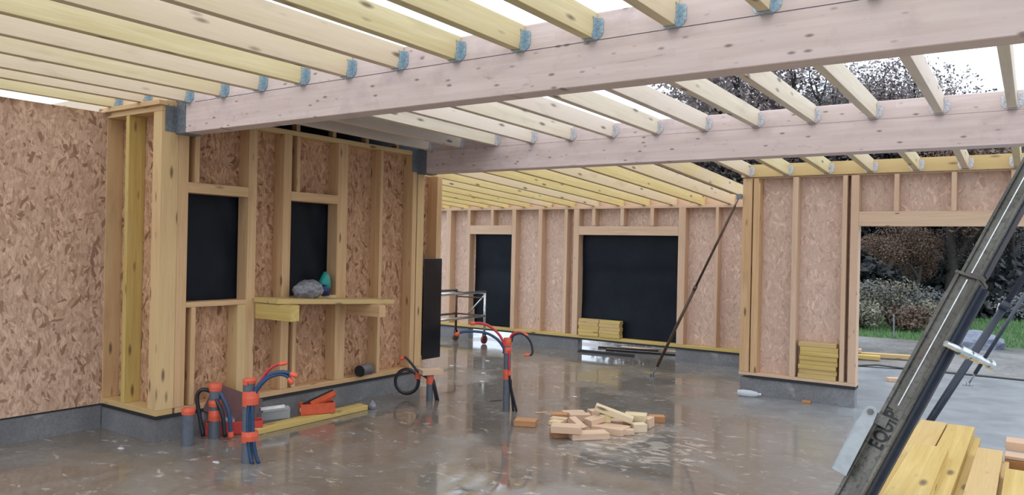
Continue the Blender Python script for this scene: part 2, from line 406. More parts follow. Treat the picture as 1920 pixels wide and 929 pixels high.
# ---- wall_side : windowed stud wall
XW = -5.85
m = MB()
for (y0, y1, z0, z1) in [(3.63, 3.73, .2, 2.73), (3.73, 4.33, .2, 1.09), (3.73, 4.33, 2.10, 2.73), (4.33, 4.79, .2, 2.73), (4.79, 5.39, .2, 1.09), (4.79, 5.39, 2.10, 2.73), (5.39, 6.62, .2, 2.73), (6.70, 7.02, .33, 2.48)]:
    m.box(XW-.157, XW-.145, y0, y1, z0, z1)
ws = struct(m.obj('wall_side', M_OSB_BOUNCE), 'timber stud wall with two small windows')
m = MB(); m.box(XW-.145, XW-.006, 3.632, 6.70, 0, .188); m.obj('footing', M_STEM, ws)
m = MB(); m.box(XW-.145, XW+.006, 3.622, 6.705, .188, .214); m.obj('damp_proof_strip', M_DPC, ws)
T = lambda n, y0, y1, z0, z1, mt, ax, x1=XW, x0=XW-.145: timber(n, x0, x1, y0, y1, z0, z1, mt, ax, ws)
T('bottom_plate', 3.64, 6.70, .215, .26, M_TAN, 'y')
T('top_plate', 3.64, 6.70, 2.675, 2.72, M_TAN, 'y')
cp = T('corner_post', 3.472, 3.625, .262, 2.699, M_TAN, 'z', XW, XW-.12)
for (y0, y1) in [(3.627, 3.72), (4.31, 4.40), (4.70, 4.79), (5.375, 5.51), (5.98, 6.025), (6.50, 6.57), (6.585, 6.70)]:
    T('stud', y0, y1, .262, 2.674, M_TAN, 'z')
T('stud', 6.93, 7.02, .33, 2.47, M_TAN, 'z')
T('bottom_plate', 6.705, 6.925, .33, .375, M_TAN, 'y')
# window trimmers, sills, headers, cripples
for (a, b_) in ((3.72, 4.31), (4.79, 5.375)):
    T('window_sill', a, b_, 1.087, 1.13, M_TAN, 'y')
    T('header', a, b_, 2.052, 2.14, M_TAN, 'y')
    T('cripple_stud', a+.05, a+.092, .262, 1.086, M_TAN, 'z')
    T('cripple_stud', a+.06, a+.10, 2.141, 2.674, M_TAN, 'z')
T('cripple_stud', 4.225, 4.31, .262, 1.086, M_TAN, 'z')
for y in (3.9, 4.4, 4.86, 5.32, 5.78, 6.24):
    T('blocking', y, y+.045, 2.721, 2.79, M_TAN, 'x', XW-.03, XW-.10)
for k, (a, b_) in enumerate(((3.68, 4.38), (4.74, 5.42))):
    m = MB(); n = 14
    for j in range(n+1):
        for i in range(n+1):
            y = a+(b_-a)*i/n; z = 1.05+(2.13-1.05)*j/n
            m.v.append((XW-.158-.01*random.random()-.004*math.sin(z*9+i), y, z))
    for j in range(n):
        for i in range(n):
            q = j*(n+1)+i; m.f.append((q, q+1, q+n+2, q+n+1))
    struct(m.obj('window_%d' % (k+1), M_BLK, smooth=True), 'window opening closed by black membrane')
# grey duct elbow at the wall base
# ---- wall_back
YB = 10.85
m = MB()
for (x0, x1, z0, z1) in [(-9.7, -8.35, .21, 2.34), (-8.35, -7.46, 1.90, 2.34), (-7.46, -6.14, .21, 2.34), (-6.14, -4.42, 1.90, 2.34), (-4.42, -2.69, .21, 2.34)]:
    m.box(x0, x1, YB+.145, YB+.157, z0, z1)
wb = struct(m.obj('wall_back', M_OSB_LIT), 'rear stud wall with two membrane-closed openings')
B = lambda n, x0, x1, z0, z1, ax, mt=M_PINK, y0=YB, y1=YB+.144: timber(n, x0, x1, y0, y1, z0, z1, mt, ax, wb)
m = MB(); m.box(-9.7, -8.37, YB+.01, YB+.15, 0, .18); m.box(-7.43, -6.12, YB+.01, YB+.15, 0, .18); m.box(-4.44, -2.69, YB+.01, YB+.15, 0, .18); m.obj('footing', M_STEM, wb)
m = MB(); m.box(-9.7, -2.69, YB-.005, YB+.15, .18, .205); m.obj('damp_proof_strip', M_DPC, wb)
B('bottom_plate', -9.7, -2.69, .206, .25, 'x', M_YELB); B('top_plate', -9.7, -2.69, 2.30, 2.343, 'x')
for (x0, x1) in [(-9.6, -9.55), (-8.93, -8.82), (-8.44, -8.375), (-7.465, -7.385), (-6.925, -6.85), (-6.42, -6.36), (-6.24, -6.14), (-4.43, -4.32), (-3.86, -3.815), (-3.42, -3.37), (-2.95, -2.90)]:
    B('stud', x0, x1, .251, 2.299, 'z')
B('header', -8.374, -7.466, 1.875, 2.03, 'x', M_PINK, YB, YB+.045); B('header', -6.139, -4.431, 1.88, 2.02, 'x', M_PINK, YB, YB+.045)
for x in (-7.924, -5.904, -5.40, -4.893):
    B('cripple_stud', x, x+.06, 2.031, 2.299, 'z')
for k, (a, b_) in enumerate(((-8.42, -7.42), (-6.18, -4.40))):
    m = MB(); nx_, nz_ = 26, 22
    for j in range(nz_+1):
        for i in range(nx_+1):
            x = a+(b_-a)*i/nx_; z = .215+(1.93-.215)*j/nz_
            y = YB+.160+.010*math.sin(z*5+x*.6)+.012*math.exp(-((z-1.45-.03*x)/.05)**2)+.008*math.sin(x*2.5+z)
            m.v.append((x, y, z))
    for j in range(nz_):
        for i in range(nx_):
            q = j*(nx_+1)+i; m.f.append((q, q+1, q+nx_+2, q+nx_+1))
    struct(m.obj('window_%d' % (k+3), M_BLK, smooth=True), 'opening closed by black membrane')
# ---- wall_right
YR = 8.85
m = MB(); m.box(-2.83, -1.60, YR+.145, YR+.157, .21, 2.52); m.box(-1.60, 1.2, YR+.145, YR+.157, 1.98, 2.52); m.box(1.2, 5, YR+.145, YR+.157, .21, 2.52)
wr = struct(m.obj('wall_right', M_OSB_LIT), 'stud wall on the right around the wide doorway')
Rr = lambda n, x0, x1, z0, z1, ax, mt=M_PINK, y0=YR, y1=YR+.144: timber(n, x0, x1, y0, y1, z0, z1, mt, ax, wr)
m = MB(); m.box(-2.82, -1.58, YR+.01, YR+.15, 0, .2); m.box(1.2, 5, YR+.01, YR+.15, 0, .2); m.obj('footing', M_STEM, wr)
m = MB(); m.box(-2.72, -1.57, YR-.005, YR+.15, .2, .23); m.box(1.2, 5, YR-.005, YR+.15, .2, .23); m.obj('damp_proof_strip', M_DPC, wr)
Rr('bottom_plate', -2.835, -1.57, .231, .265, 'x', M_PINK); Rr('bottom_plate', 1.2, 5, .231, .265, 'x')
for (x0, x1) in [(-2.83, -2.72), (-2.705, -2.63), (-2.265, -2.205), (-1.74, -1.693), (-1.655, -1.575), (1.2, 1.29), (2, 2.05), (3, 3.05), (4, 4.05)]:
    Rr('stud', x0, x1, .266, 2.51, 'z', M_TAN if x0 < -2.6 else M_PINK)
Rr('header', -1.574, 1.199, 1.96, 2.115, 'x', M_PINK, YR, YR+.06)
for x in (-1.237, -.715, -.212, .3, .8):
    Rr('cripple_stud', x, x+.047, 2.116, 2.51, 'z')
Rr('top_plate', -2.83, 5, 2.511, 2.52, 'x', M_PINK, YR+.04)
# ---- wall_return : closes the rear room on its right
m = MB(); m.box(-2.70, -2.688, 9.0, 10.84, .21, 2.33); wt = struct(m.obj('wall_return', M_OSB_LIT))
m = MB(); m.box(-2.83, -2.69, 9.0, 10.84, 0, .2); m.obj('footing', M_STEM, wt)

# ---- trim: black edge strips outside
def strip(pts, w, name, label, cat):
    m = MB(); pts = [Vector(p) for p in pts]
    for i in range(len(pts)-1):
        a, b_ = pts[i], pts[i+1]; n = (b_-a).cross(Vector((0, 0, 1))).normalized()*w/2
        m.hexa([a-n, b_-n, b_+n, a+n, a-n+Vector((0, 0, .012)), b_-n+Vector((0, 0, .012)), b_+n+Vector((0, 0, .012)), a+n+Vector((0, 0, .012))])
    return tag(m.obj(name, M_DPC), label, cat)
strip([(-3.2, 12.3, .002), (-2.15, 12.25, .002), (-1.9, 12.32, .03), (-1.5, 12.42, .002), (-.9, 12.45, .002), (0, 12.42, .002), (1.4, 12.44, .002)], .10, 'edging_strip', 'black damp-proof strip lying along the slab edge beyond the wide doorway', 'membrane')

# ================================================================== BEAMS
def beam(name, x0, x1, y0, y1, z0, z1, label, cat='beam'):
    m = MB(); m.box(x0, x1, y0, y1, z0, z1)
    return tag(m.obj(name, M_GLU, bevel=.004), label, cat)
b1 = beam('glulam_beam', -5.848, 4.5, 3.6, 3.745, 2.53, 2.916, 'large nearer laminated wooden beam carrying the front rows of joists')
b2 = beam('glulam_beam', -5.848, 4.5, 6.58, 6.76, 2.475, 2.868, 'farther laminated wooden beam crossing in the middle of the roof')
M_LINE = plain('faint_chalk', (.25, .17, .17), .8)
for b_, y, z in ((b1, 3.6, 2.768), (b2, 6.58, 2.724)):
    m = MB(); h = .0015 if y < 5 else .0008; m.box(-5.6, 4.4, y-.0012, y+.001, z-h, z+h); m.obj('marking_line', M_DPC if y < 5 else M_LINE, b_)
# beam shoes on the windowed wall
def shoe(y0, y1, z0, z1, b_):
    m = MB(); m.box(-5.849, -5.843, y0-.10, y0-.002, z0+.01, z1-.13); m.box(-5.849, -5.72, y0-.006, y0-.001, z0-.004, z0+.30)
    m.box(-5.849, -5.72, y0-.006, y1+.006, z0-.008, z0-.001)
    for k in range(10):
        for j in range(2): m.box(-5.843, -5.840, y0-.085+j*.05, y0-.077+j*.05, z0+.03+k*.021, z0+.038+k*.021)
    m.obj('beam_hanger', M_GALVD, b_)
shoe(3.6, 3.745, 2.53, 2.916, b1); shoe(6.58, 6.76, 2.475, 2.868, b2)
timber('ledger_board', -9.7, -6.0, 6.64, 6.76, 2.36, 2.565, M_YEL, 'x')
led0 = bpy.data.objects['ledger_board']; tag(led0, 'yellow ledger beam continuing behind the windowed wall', 'ledger board')
beam('glulam_beam', -8.0, 4.5, -.45, -.34, 2.50, 2.77, 'laminated beam behind the viewer carrying the near joist ends')
o = timber('ledger_board', -8.0, -5.86, 3.52, 3.60, 2.787, 2.935, M_YEL, 'x'); tag(o, 'yellow ledger board standing on the short studded wall section', 'ledger board')
o = timber('ledger_board', -2.85, -.155, 8.842, 8.888, 2.524, 2.668, M_YELB, 'x'); tag(o, 'yellow ledger board along the top of the right stud wall', 'ledger board')
o = timber('ledger_board', -.145, 4.9, 8.842, 8.888, 2.524, 2.668, M_YELB, 'x'); tag(o, 'yellow ledger board continuing past the frame edge above the doorway', 'ledger board')
for x, y, zt, lb in ((.42, 3.6, 2.529, 'timber post under the nearer beam'), (.42, 6.585, 2.474, 'timber post under the farther beam')):
    o = timber('timber_post', x, x+.12, y, y+.1, 0, zt, M_TAN, 'z'); tag(o, lb+', just past the right edge', 'post')

def hanger_mesh():
    """joist hanger at local origin: joist runs toward -Y, ends at y=0; bottom centre at z=0; joist 45 x 145"""
    m = MB(); w = .030; t = .003
    for s in (-1, 1):
        a = s*w; b_ = s*(w+t)
        poly = [(a, 0, -.002), (a, -.032, -.002), (a, -.075, .03), (a, -.045, .05), (a, -.045, .085), (a, -.07, .105), (a, -.035, .115), (a, 0, .115)]
        poly = [(a, 0, -.002), (a, -.05, -.002), (a, -.058, .02), (a, -.045, .045), (a, -.042, .10), (a, -.05, .113), (a, 0, .113)]
        m.prism(poly, (s*t, 0, 0))
        x0, x1 = sorted((b_, s*(w+t+.036)))
        poly = [(b_, -.0035, .002), (b_+s*.022, -.0035, .012), (b_+s*.036, -.0035, .035), (b_+s*.036, -.0035, .10), (b_+s*.026, -.0035, .113), (b_, -.0035, .113)]
        m.prism(poly, (0, .0032, 0))
        for k in range(5):
            m.box(min(b_+s*.012, b_+s*.018), max(b_+s*.012, b_+s*.018), -.0055, -.003, .02+k*.019, .026+k*.019)
            m.box(min(b_, b_+s*.002), max(b_, b_+s*.002), -.022, -.016, .02+k*.019, .026+k*.019)
    m.box(-w-t, w+t, -.05, 0, -.005, -.0015)
    return m
hproto = hanger_mesh()
hme = {}
M_GALV2 = plain('pale_galvanised_steel', (.58, .57, .58), .45, metal=.25, var=.4, scale=110, bmp=.3)
def add_hanger(joist, p, slope=0, mat=None):
    mat = mat or M_GALV
    if mat.name not in hme:
        o = hproto.obj('joist_hanger', mat); hme[mat.name] = o.data
    else:
        o = bpy.data.objects.new('joist_hanger', hme[mat.name]); C.objects.link(o)
    # p: world bottom centre of joist end; joist local X = travel direction (+Y world)
    bpy.context.view_layer.update()
    W = Matrix.Translation(Vector(p)) @ Euler((slope, 0, 0)).to_matrix().to_4x4()
    J = Matrix.LocRotScale(joist.location, joist.rotation_euler, None)
    o.parent = joist; o.matrix_parent_inverse = Matrix.Identity(4)
    L = J.inverted() @ W; lo, ro, so = L.decompose(); o.location = lo; o.rotation_euler = ro.to_euler()
    return o
HW = .029
# bay 1: near joists
def joist_mat(k): return M_YEL
for k in range(-3, 14):
    xc = -.565-.4625*k
    ye = 3.598 if k < 12 else 3.518
    zb = 2.769 if k < 12 else 2.788
    o = slopetimber('ceiling_joist', (xc-HW, -.46, zb+.004), (xc-HW, ye, zb), .058, .146, M_YEL)
    n = k+3
    if k < 0: lb = 'near-row roof joist hung on the nearer beam, past the right frame edge, %s of three' % ORD[k+3]
    else: lb = 'near-row roof joist ending at the nearer beam, %s counted from the right' % ORD[k]
    if k >= 12: lb = 'near-row roof joist ending above the short studded wall, %s from the corner post' % ORD[k-12]
    tag(o, lb, 'joist', 'near row of joists'); add_hanger(o, (xc-HW, ye, zb))
# bay 2
for k in range(-4, 13):
    xc = -.131-.4602*k
    o = slopetimber('ceiling_joist', (xc-HW, 3.747, 2.771), (xc-HW, 6.578, 2.730), .058, .143, M_YEL_HAZE)
    if k < 0: lb = 'middle-row roof joist between the two beams, past the right frame edge, %s of four' % ORD[k+4]
    else: lb = 'middle-row roof joist between the two laminated beams, %s counted from the right' % ORD[k]
    tag(o, lb, 'joist', 'middle row of joists'); add_hanger(o, (xc-HW, 6.578, 2.730), 0, M_GALV2)
# bay 3 left: over the rear wall
for k in range(0, 14):
    xc = -3.19-.4455*k
    o = slopetimber('ceiling_joist', (xc-HW, 6.763, 2.570), (xc-HW, 11.02, 2.337), .058, .146, M_YEL3)
    tag(o, 'sloping rear-room roof joist resting on the back wall, %s counted from the right' % ORD[k], 'joist', 'rear row of joists')
# bay 3 right: to the ledger
for k in range(-4, 7):
    xc = -.131-.4345*k
    o = slopetimber('ceiling_joist', (xc-HW, 6.763, 2.641), (xc-HW, 8.84, 2.531), .058, .14, M_YEL)
    if k < 0: lb = 'short sloping joist over the doorway side, past the right frame edge, %s of four' % ORD[k+4]
    else: lb = 'short sloping joist from farther beam to yellow ledger, %s counted from the right' % ORD[k]
    tag(o, lb, 'joist', 'short joists to the ledger'); add_hanger(o, (xc-HW, 8.84, 2.531), 0, M_GALV2)
o = timber('rim_board', -9.7, -2.69, 11.03, 11.07, 2.345, 2.50, M_PINK, 'x'); tag(o, 'pink rim board closing the joist ends above the back wall', 'board')
# membrane lying over the roof corner
m = MB(); nx_, ny_ = 20, 14; rows = []
for j in range(ny_+1):
    for i in range(nx_+1):
        u = i/nx_*3.4; y = 3.64+2.91*j/ny_
        if u < 2.4: p = (-4.65-u*.66, y, 2.937+.012*random.random())
        else: p = (-6.25-.02*random.random(), y, 2.925-(u-2.4)*.5)
        m.v.append(p)
for j in range(ny_):
    for i in range(nx_):
        q = j*(nx_+1)+i; m.f.append((q, q+1, q+nx_+2, q+nx_+1))
rm = m.obj('roof_membrane', M_BLK, smooth=True)
m = MB(); m.box(-6.12, -6.11, 3.64, 7.3, 2.60, 2.93); m.obj('gap_darkening_flap', M_BLK, rm)  # upright flap added to keep the gaps above the wall dark
tag(rm, 'dark roofing sheet lying over the joists above the windowed wall', 'membrane')

# black panel on the wall end
m = MB(); m.box(XW+.001, XW+.013, 6.71, 7.03, .325, 1.50)
tag(m.obj('black_panel', M_BLKP, bevel=.002), 'upright glossy black panel fixed to the end of the windowed wall', 'panel')

# ================================================================== SHELF
sh = empty('makeshift_shelf', (-5.85, 5.1, .95)); tag(sh, 'rough plank shelf on two timber blocks below the second window', 'shelf')
o = slopetimber('board', (-5.67, 4.38, 1.105), (-5.67, 5.86, 1.035), .345, .045, M_YELB); child(o, sh)
for (y0, y1, z0, z1) in ((4.402, 4.50, .957, 1.098), (5.512, 5.60, .925, 1.045)):
    o = timber('bracket', -5.845, -5.355 if y0 < 5 else -5.37, y0, y1, z0, z1, M_YELB if y0 < 5 else M_TAN, 'x'); child(o, sh)
def lump(name, c, r, mat, seed, amp=.25, sub=3, parent=None):
    random.seed(seed); bm = bmesh.new(); bmesh.ops.create_icosphere(bm, subdivisions=sub, radius=1)
    ph = [(Vector((random.uniform(-1, 1), random.uniform(-1, 1), random.uniform(-1, 1))).normalized()*random.uniform(2, 7), random.uniform(0, 6)) for _ in range(12)]
    for v in bm.verts:
        d = v.co.normalized(); s = 1+sum(amp/5*abs(math.sin(d.dot(k)+p)) for k, p in ph)-amp
        v.co = Vector((d.x*r[0], d.y*r[1], max(d.z, -.85)*r[2]))*s
    me = bpy.data.meshes.new(name); bm.to_mesh(me); bm.free(); me.materials.append(mat)
    o = bpy.data.objects.new(name, me); C.objects.link(o); o.location = c
    if parent: child(o, parent)
    return o
M_CRUM = plain('crumpled_grey_plastic', (.20, .20, .22), .35, var=.5, scale=30, bmp=.8)
M_TEAL = plain('teal_plastic', (.02, .30, .26), .35, bmp=.3); M_NAVY = plain('navy_plastic', (.01, .03, .12), .35, bmp=.3)
tag(lump('plastic_bundle', (-5.70, 4.89, 1.205), (.11, .13, .085), M_CRUM, 5, .3), 'crumpled grey plastic bundle on the shelf by the second window', 'bundle')
# drink carton / bag: teal top over navy base
bag = MB(); bag.tube([(-5.87, 5.235, 1.128), (-5.87, 5.235, 1.18), (-5.87, 5.235, 1.24)], [.058, .062, .060], 14)
bo = tag(bag.obj('plastic_bag', M_NAVY, smooth=True), 'upright teal and navy plastic bag at the right end of the second window', 'bag')
t_ = MB(); t_.tube([(-5.868, 5.24, 1.205), (-5.868, 5.24, 1.27), (-5.868, 5.25, 1.32), (-5.868, 5.24, 1.365)], [.061, .060, .042, .012], 14); t_.obj('bag_top', M_TEAL, bo, smooth=True)['label'] = 'teal upper half'
tag(lump('crumpled_paper', (-5.80, 5.28, 1.092), (.045, .075, .016), M_WHITE, 9, .3, 2), 'small crumpled white paper on the shelf in front of the bag', 'paper')

# duct elbow in the wall base
du = empty('duct_elbow', (-5.87, 5.75, .262)); tag(du, 'grey duct elbow with a dark mouth at the foot of the windowed wall', 'duct')
m = MB(); ring = []
m.tube(cr([(-5.92, 5.94, .265), (-5.88, 5.88, .31), (-5.84, 5.79, .325), (-5.80, 5.68, .322)], 4), [.060]*13, 16, cap=False)
o = m.obj('duct_pipe', plain('grey_duct', (.14, .13, .14), .5), None, smooth=True); child(o, du)
m = MB(); m.tube([(-5.815, 5.715, .323), (-5.800, 5.678, .322)], .054, 16); o = m.obj('duct_mouth', M_DARK, None); child(o, du)

# ================================================================== CONDUITS
def tape(m_, base, z0, z1, r):
    if base[0] == -4.830 and z0 < .5: base = (base[0]+.014, base[1]+.004); r = r*1.22
    m_.tube([(base[0], base[1], z0), (base[0]+.002, base[1], (z0+z1)/2), (base[0], base[1], z1)], [r, r*1.05, r], 16)
def conduit(base, h, r, label, tapes, cables=(), flaps=()):
    e = empty('conduit_pipe', (*base, 0)); tag(e, label, 'pipe', 'grey conduit stubs')
    m = MB(); m.tube([(*base, 0), (*base, h)], r, 20); child(m.obj('pipe', M_PVC, None, smooth=False), e)
    for (z0, z1) in tapes:
        m = MB(); tape(m, base, z0, z1, r*1.07)
        if flaps:
            f = flaps[0]; m.box(base[0]+f[0], base[0]+f[0]+.05, base[1]-.05, base[1]-.045, z0-.015, z1-.02)
        child(m.obj('tape_band', M_TAPE, None), e)
    for mt, rad, pts in cables:
        m = MB(); m.tube(cr(pts), rad, 9); child(m.obj('cable', mt, None, smooth=True), e)
        if mt is not M_BLKC or len(pts) > 5:
            a, b_ = Vector(pts[-2]), Vector(pts[-1]); d = (b_-a).normalized()
            m = MB(); m.tube([b_-d*.03, b_+d*.01, b_+d*.025], [rad*1.35, rad*1.5, rad*.8], 8); child(m.obj('cable_tip', M_TAPE, None), e)
    return e
conduit((-5.60, 3.60), .30, .048, 'short grey conduit stub with orange taped top beside the corner post', [(.255, .303)])
conduit((-5.64, 3.87), .455, .047, 'grey conduit stub behind the front one, orange bands and looping black cables', [(.40, .46), (.27, .32), (.15, .235)],
    [(M_BLUC, .016, [(-5.66, 3.858, .40), (-5.615, 3.88, .40), (-5.555, 3.91, .30), (-5.525, 3.93, .19), (-5.515, 3.94, .03)]),
     (M_BLKC, .017, [(-5.66, 3.85, .39), (-5.595, 3.86, .31), (-5.55, 3.88, .21), (-5.535, 3.90, .02)]),
     (M_BLKC, .017, [(-5.66, 3.858, .386), (-5.70, 3.79, .41), (-5.735, 3.765, .35), (-5.72, 3.78, .2), (-5.69, 3.80, .02)])])
conduit((-4.830, 3.600), .625, .045, 'front grey conduit stub with orange bands, red and blue cables arching right', [(.60, .63), (.44, .535), (.17, .235)],
    [(M_REDC, .011, [(-4.80, 3.60, .41), (-4.78, 3.61, .498), (-4.756, 3.63, .591), (-4.707, 3.665, .685), (-4.657, 3.70, .733), (-4.606, 3.735, .749)]),
     (M_BLUC, .014, [(-4.745, 3.635, .0), (-4.765, 3.615, .09), (-4.775, 3.60, .25), (-4.78, 3.595, .415), (-4.78, 3.60, .498), (-4.747, 3.63, .591), (-4.689, 3.67, .66), (-4.622, 3.715, .685), (-4.571, 3.75, .68), (-4.537, 3.775, .664)]),
     (M_BLUC, .014, [(-4.77, 3.60, .0), (-4.79, 3.585, .09), (-4.80, 3.575, .25), (-4.80, 3.575, .40), (-4.785, 3.59, .47), (-4.76, 3.62, .55), (-4.70, 3.66, .634), (-4.638, 3.71, .666), (-4.587, 3.745, .657), (-4.557, 3.765, .617)])], flaps=((-.01,),))
conduit((-4.378, 6.33), .735, .037, 'tall grey conduit stub in mid-floor with red and blue cables fanning out', [(.66, .738), (.585, .645), (.32, .42)],
    [(M_REDC, .013, [(-4.385, 6.31, .60), (-4.39, 6.30, .649), (-4.432, 6.27, .759), (-4.514, 6.215, .847), (-4.595, 6.159, .88), (-4.664, 6.112, .875)]),
     (M_BLUC, .014, [(-4.40, 6.30, .58), (-4.40, 6.295, .635), (-4.455, 6.255, .723), (-4.547, 6.19, .783), (-4.662, 6.11, .797), (-4.742, 6.055, .788), (-4.788, 6.025, .766)]),
     (M_REDC, .011, [(-4.36, 6.34, .66), (-4.357, 6.342, .733), (-4.33, 6.361, .782), (-4.278, 6.397, .797), (-4.226, 6.432, .771)]),
     (M_BLKC, .011, [(-4.34, 6.35, .70), (-4.33, 6.355, .755), (-4.278, 6.39, .785), (-4.226, 6.425, .765), (-4.185, 6.461, .696), (-4.168, 6.472, .613), (-4.177, 6.466, .571), (-4.217, 6.439, .567)]),
     (M_REDC, .009, [(-4.345, 6.31, .62), (-4.337, 6.305, .50), (-4.335, 6.31, .38)]),
     (M_BLKC, .012, [(-4.335, 6.31, .38), (-4.325, 6.33, .25), (-4.30, 6.35, .12), (-4.283, 6.375, .0)]),
     (M_BLKC, .012, [(-4.33, 6.33, .32), (-4.33, 6.345, .2), (-4.325, 6.36, .1), (-4.318, 6.37, .0)])])
conduit((-5.308, 6.233), .277, .036, 'short grey conduit stub capped by a wood block near the wall end', [(.175, .265)],
    [(M_BLKC, .012, [(-5.27, 6.24, .20), (-5.262, 6.255, .10), (-5.25, 6.27, .0)]),
     (M_BLKC, .012, [(-5.27, 6.25, .22), (-5.25, 6.26, .13), (-5.23, 6.285, .0)]),
     (M_BLKC, .014, [(-5.33, 6.21, .24), (-5.411, 6.162, .30), (-5.467, 6.124, .378), (-5.516, 6.09, .442), (-5.541, 6.073, .449), (-5.56, 6.06, .44)])])
# coil of black hose leaning on footing
m = MB()
cx, cy, cz = -5.56, 6.15, .178; ux, uy = .824, .566
pts = []
for k in range(0, 66):
    a = k/22*2*math.pi; rr = .125+.006*math.sin(a*.37)
    q = (.012*math.sin(a/3)+.006*k/66)
    pts.append((cx+rr*math.cos(a)*ux-q*uy, cy+rr*math.cos(a)*uy+q*ux, cz+rr*1.05*math.sin(a)+.004))
m.tube(pts, .014, 8)
hc = tag(m.obj('cable_coil', M_BLKC, smooth=True), 'coil of black cable leaning beside the block-capped conduit', 'cable coil')
m = MB(); m.tube([(cx+.11, cy+.055, .29), (cx+.10, cy+.06, .22)], [.03, .035], 10); m.obj('tape_band', M_TAPE, hc)

def block(name, cx, cy, z, L, W, T, a, mat, label, tilt=0, group=None, cat='wood block'):
    m = MB(); m.box(-L/2, L/2, -W/2, W/2, 0, T); o = m.obj(name, mat, bevel=.003); o.location = (cx, cy, z+.001); o.rotation_euler = (0, R(tilt), R(a))
    return tag(o, label, cat, group)
block('wood_block', -5.30, 6.235, .278, .235, .145, .055, 62, M_PINK, 'pale wood block lying on top of a short grey conduit stub')

# plank on the floor along the footing
o = timber('floor_plank', -5.58, -5.45, 4.10, 5.47, .002, .048, M_YELB, 'y'); o.rotation_euler = (0, 0, R(90+.5)); tag(o, 'yellow plank lying on the floor beside the concrete footing', 'plank')
# orange metal case (open) on the plank
M_OC = plain('orange_box_paint', (.60, .10, .04), .35); M_DC = plain('dark_box_lining', (.03, .025, .03), .4)
def slab_poly(m, pts, t): m.prism(pts, t)
tb = empty('tool_box', (-5.56, 4.90, .05), R(62)); tag(tb, 'small orange box with tilted lid on the floor plank', 'tool box')
m = MB(); w, d, h = .32, .13, .10
m.box(-w/2, w/2, -d/2, -d/2+.008, 0, h); m.box(-w/2, w/2, d/2-.008, d/2, 0, h); m.box(-w/2, -w/2+.008, -d/2+.008, d/2-.008, 0, h); m.box(w/2-.008, w/2, -d/2+.008, d/2-.008, 0, h); m.box(-w/2, w/2, -d/2, d/2, 0, .006)
m.obj('case', M_OC, tb)
m = MB(); m.box(-.12, .12, -.03, .03, -.012, .012); o = m.obj('lid', M_OC, tb); o.location = (.055, -.035, .135); o.rotation_euler = (R(30), R(-22), 0)
m = MB(); m.box(-.15, .15, -.012, .012, -.006, .006); o = m.obj('handle', M_DC, tb); o.location = (.02, .035, .145); o.rotation_euler = (0, R(-22), 0)
m = MB(); m.tube([(-w/2-.004, -d/2+.02, .05), (-w/2-.001, -d/2+.02, .05)], .02, 12); m.obj('badge', M_WHITE, tb)
# large red case opened behind the conduits
rc = empty('power_tool_case', (-5.66, 4.08, 0), R(52)); tag(rc, 'open red tool case with dark lid behind the front conduits', 'tool case')
M_RC = plain('red_case_plastic', (.50, .05, .04), .4); M_MC = plain('maroon_case_plastic', (.12, .045, .045), .45)
m = MB(); w, d, h = .46, .13, .11
m.box(-w/2, w/2, -d/2, -d/2+.01, 0, h); m.box(-w/2, w/2, d/2-.01, d/2, 0, h); m.box(-w/2, -w/2+.01, -d/2+.01, d/2-.01, 0, h); m.box(w/2-.01, w/2, -d/2+.01, d/2-.01, 0, h); m.box(-w/2, w/2, -d/2, d/2, 0, .01)
m.obj('case', M_RC, rc, bevel=.003)
m = MB(); m.box(-.23, .2, -.012, .03, 0, .25); o = m.obj('lid', M_MC, rc); o.location = (-.05, d/2-.02, .11); o.rotation_euler = (R(-12), R(22), 0)
m = MB(); m.box(-.13, .0, -.05, .04, .05, .13); m.box(-.1, -.02, -.045, .03, .13, .145); o = m.obj('tool', M_SILV, rc)
# clear white profile beyond
m = MB()
for (dx, z0) in ((0, .0),): 
    m.hexa([(-5.66, 4.36, .135), (-5.58, 4.58, .14), (-5.56, 4.575, .14), (-5.64, 4.355, .135), (-5.66, 4.36, .165), (-5.58, 4.58, .17), (-5.56, 4.575, .17), (-5.64, 4.355, .165)])
m.hexa([(-5.70, 4.38, .05), (-5.60, 4.62, .05), (-5.585, 4.61, .05), (-5.69, 4.37, .05), (-5.68, 4.37, .15), (-5.58, 4.60, .155), (-5.565, 4.595, .155), (-5.665, 4.365, .15)])
M_CLR, t_, bb_ = newmat('clear_wrapping'); bb_.inputs['Base Color'].default_value = (.5, .53, .55, 1); bb_.inputs['Alpha'].default_value = .55; bb_.inputs['Roughness'].default_value = .15
w1 = tag(m.obj('plastic_wrapping', M_CLR), 'clear plastic packaging with white strip beside the red case', 'packaging')
m = MB(); m.hexa([(-5.675, 4.345, .152), (-5.60, 4.55, .157), (-5.57, 4.54, .157), (-5.645, 4.335, .152), (-5.675, 4.345, .175), (-5.60, 4.55, .18), (-5.57, 4.54, .18), (-5.645, 4.335, .175)]); m.obj('label_strip', M_WHITE, w1)
tag(lump('plastic_wrapper', (-5.46, 5.52, .035), (.05, .03, .045), M_CRUM, 12, .4, 2), 'small shiny wrapper at the far end of the floor plank', 'litter')

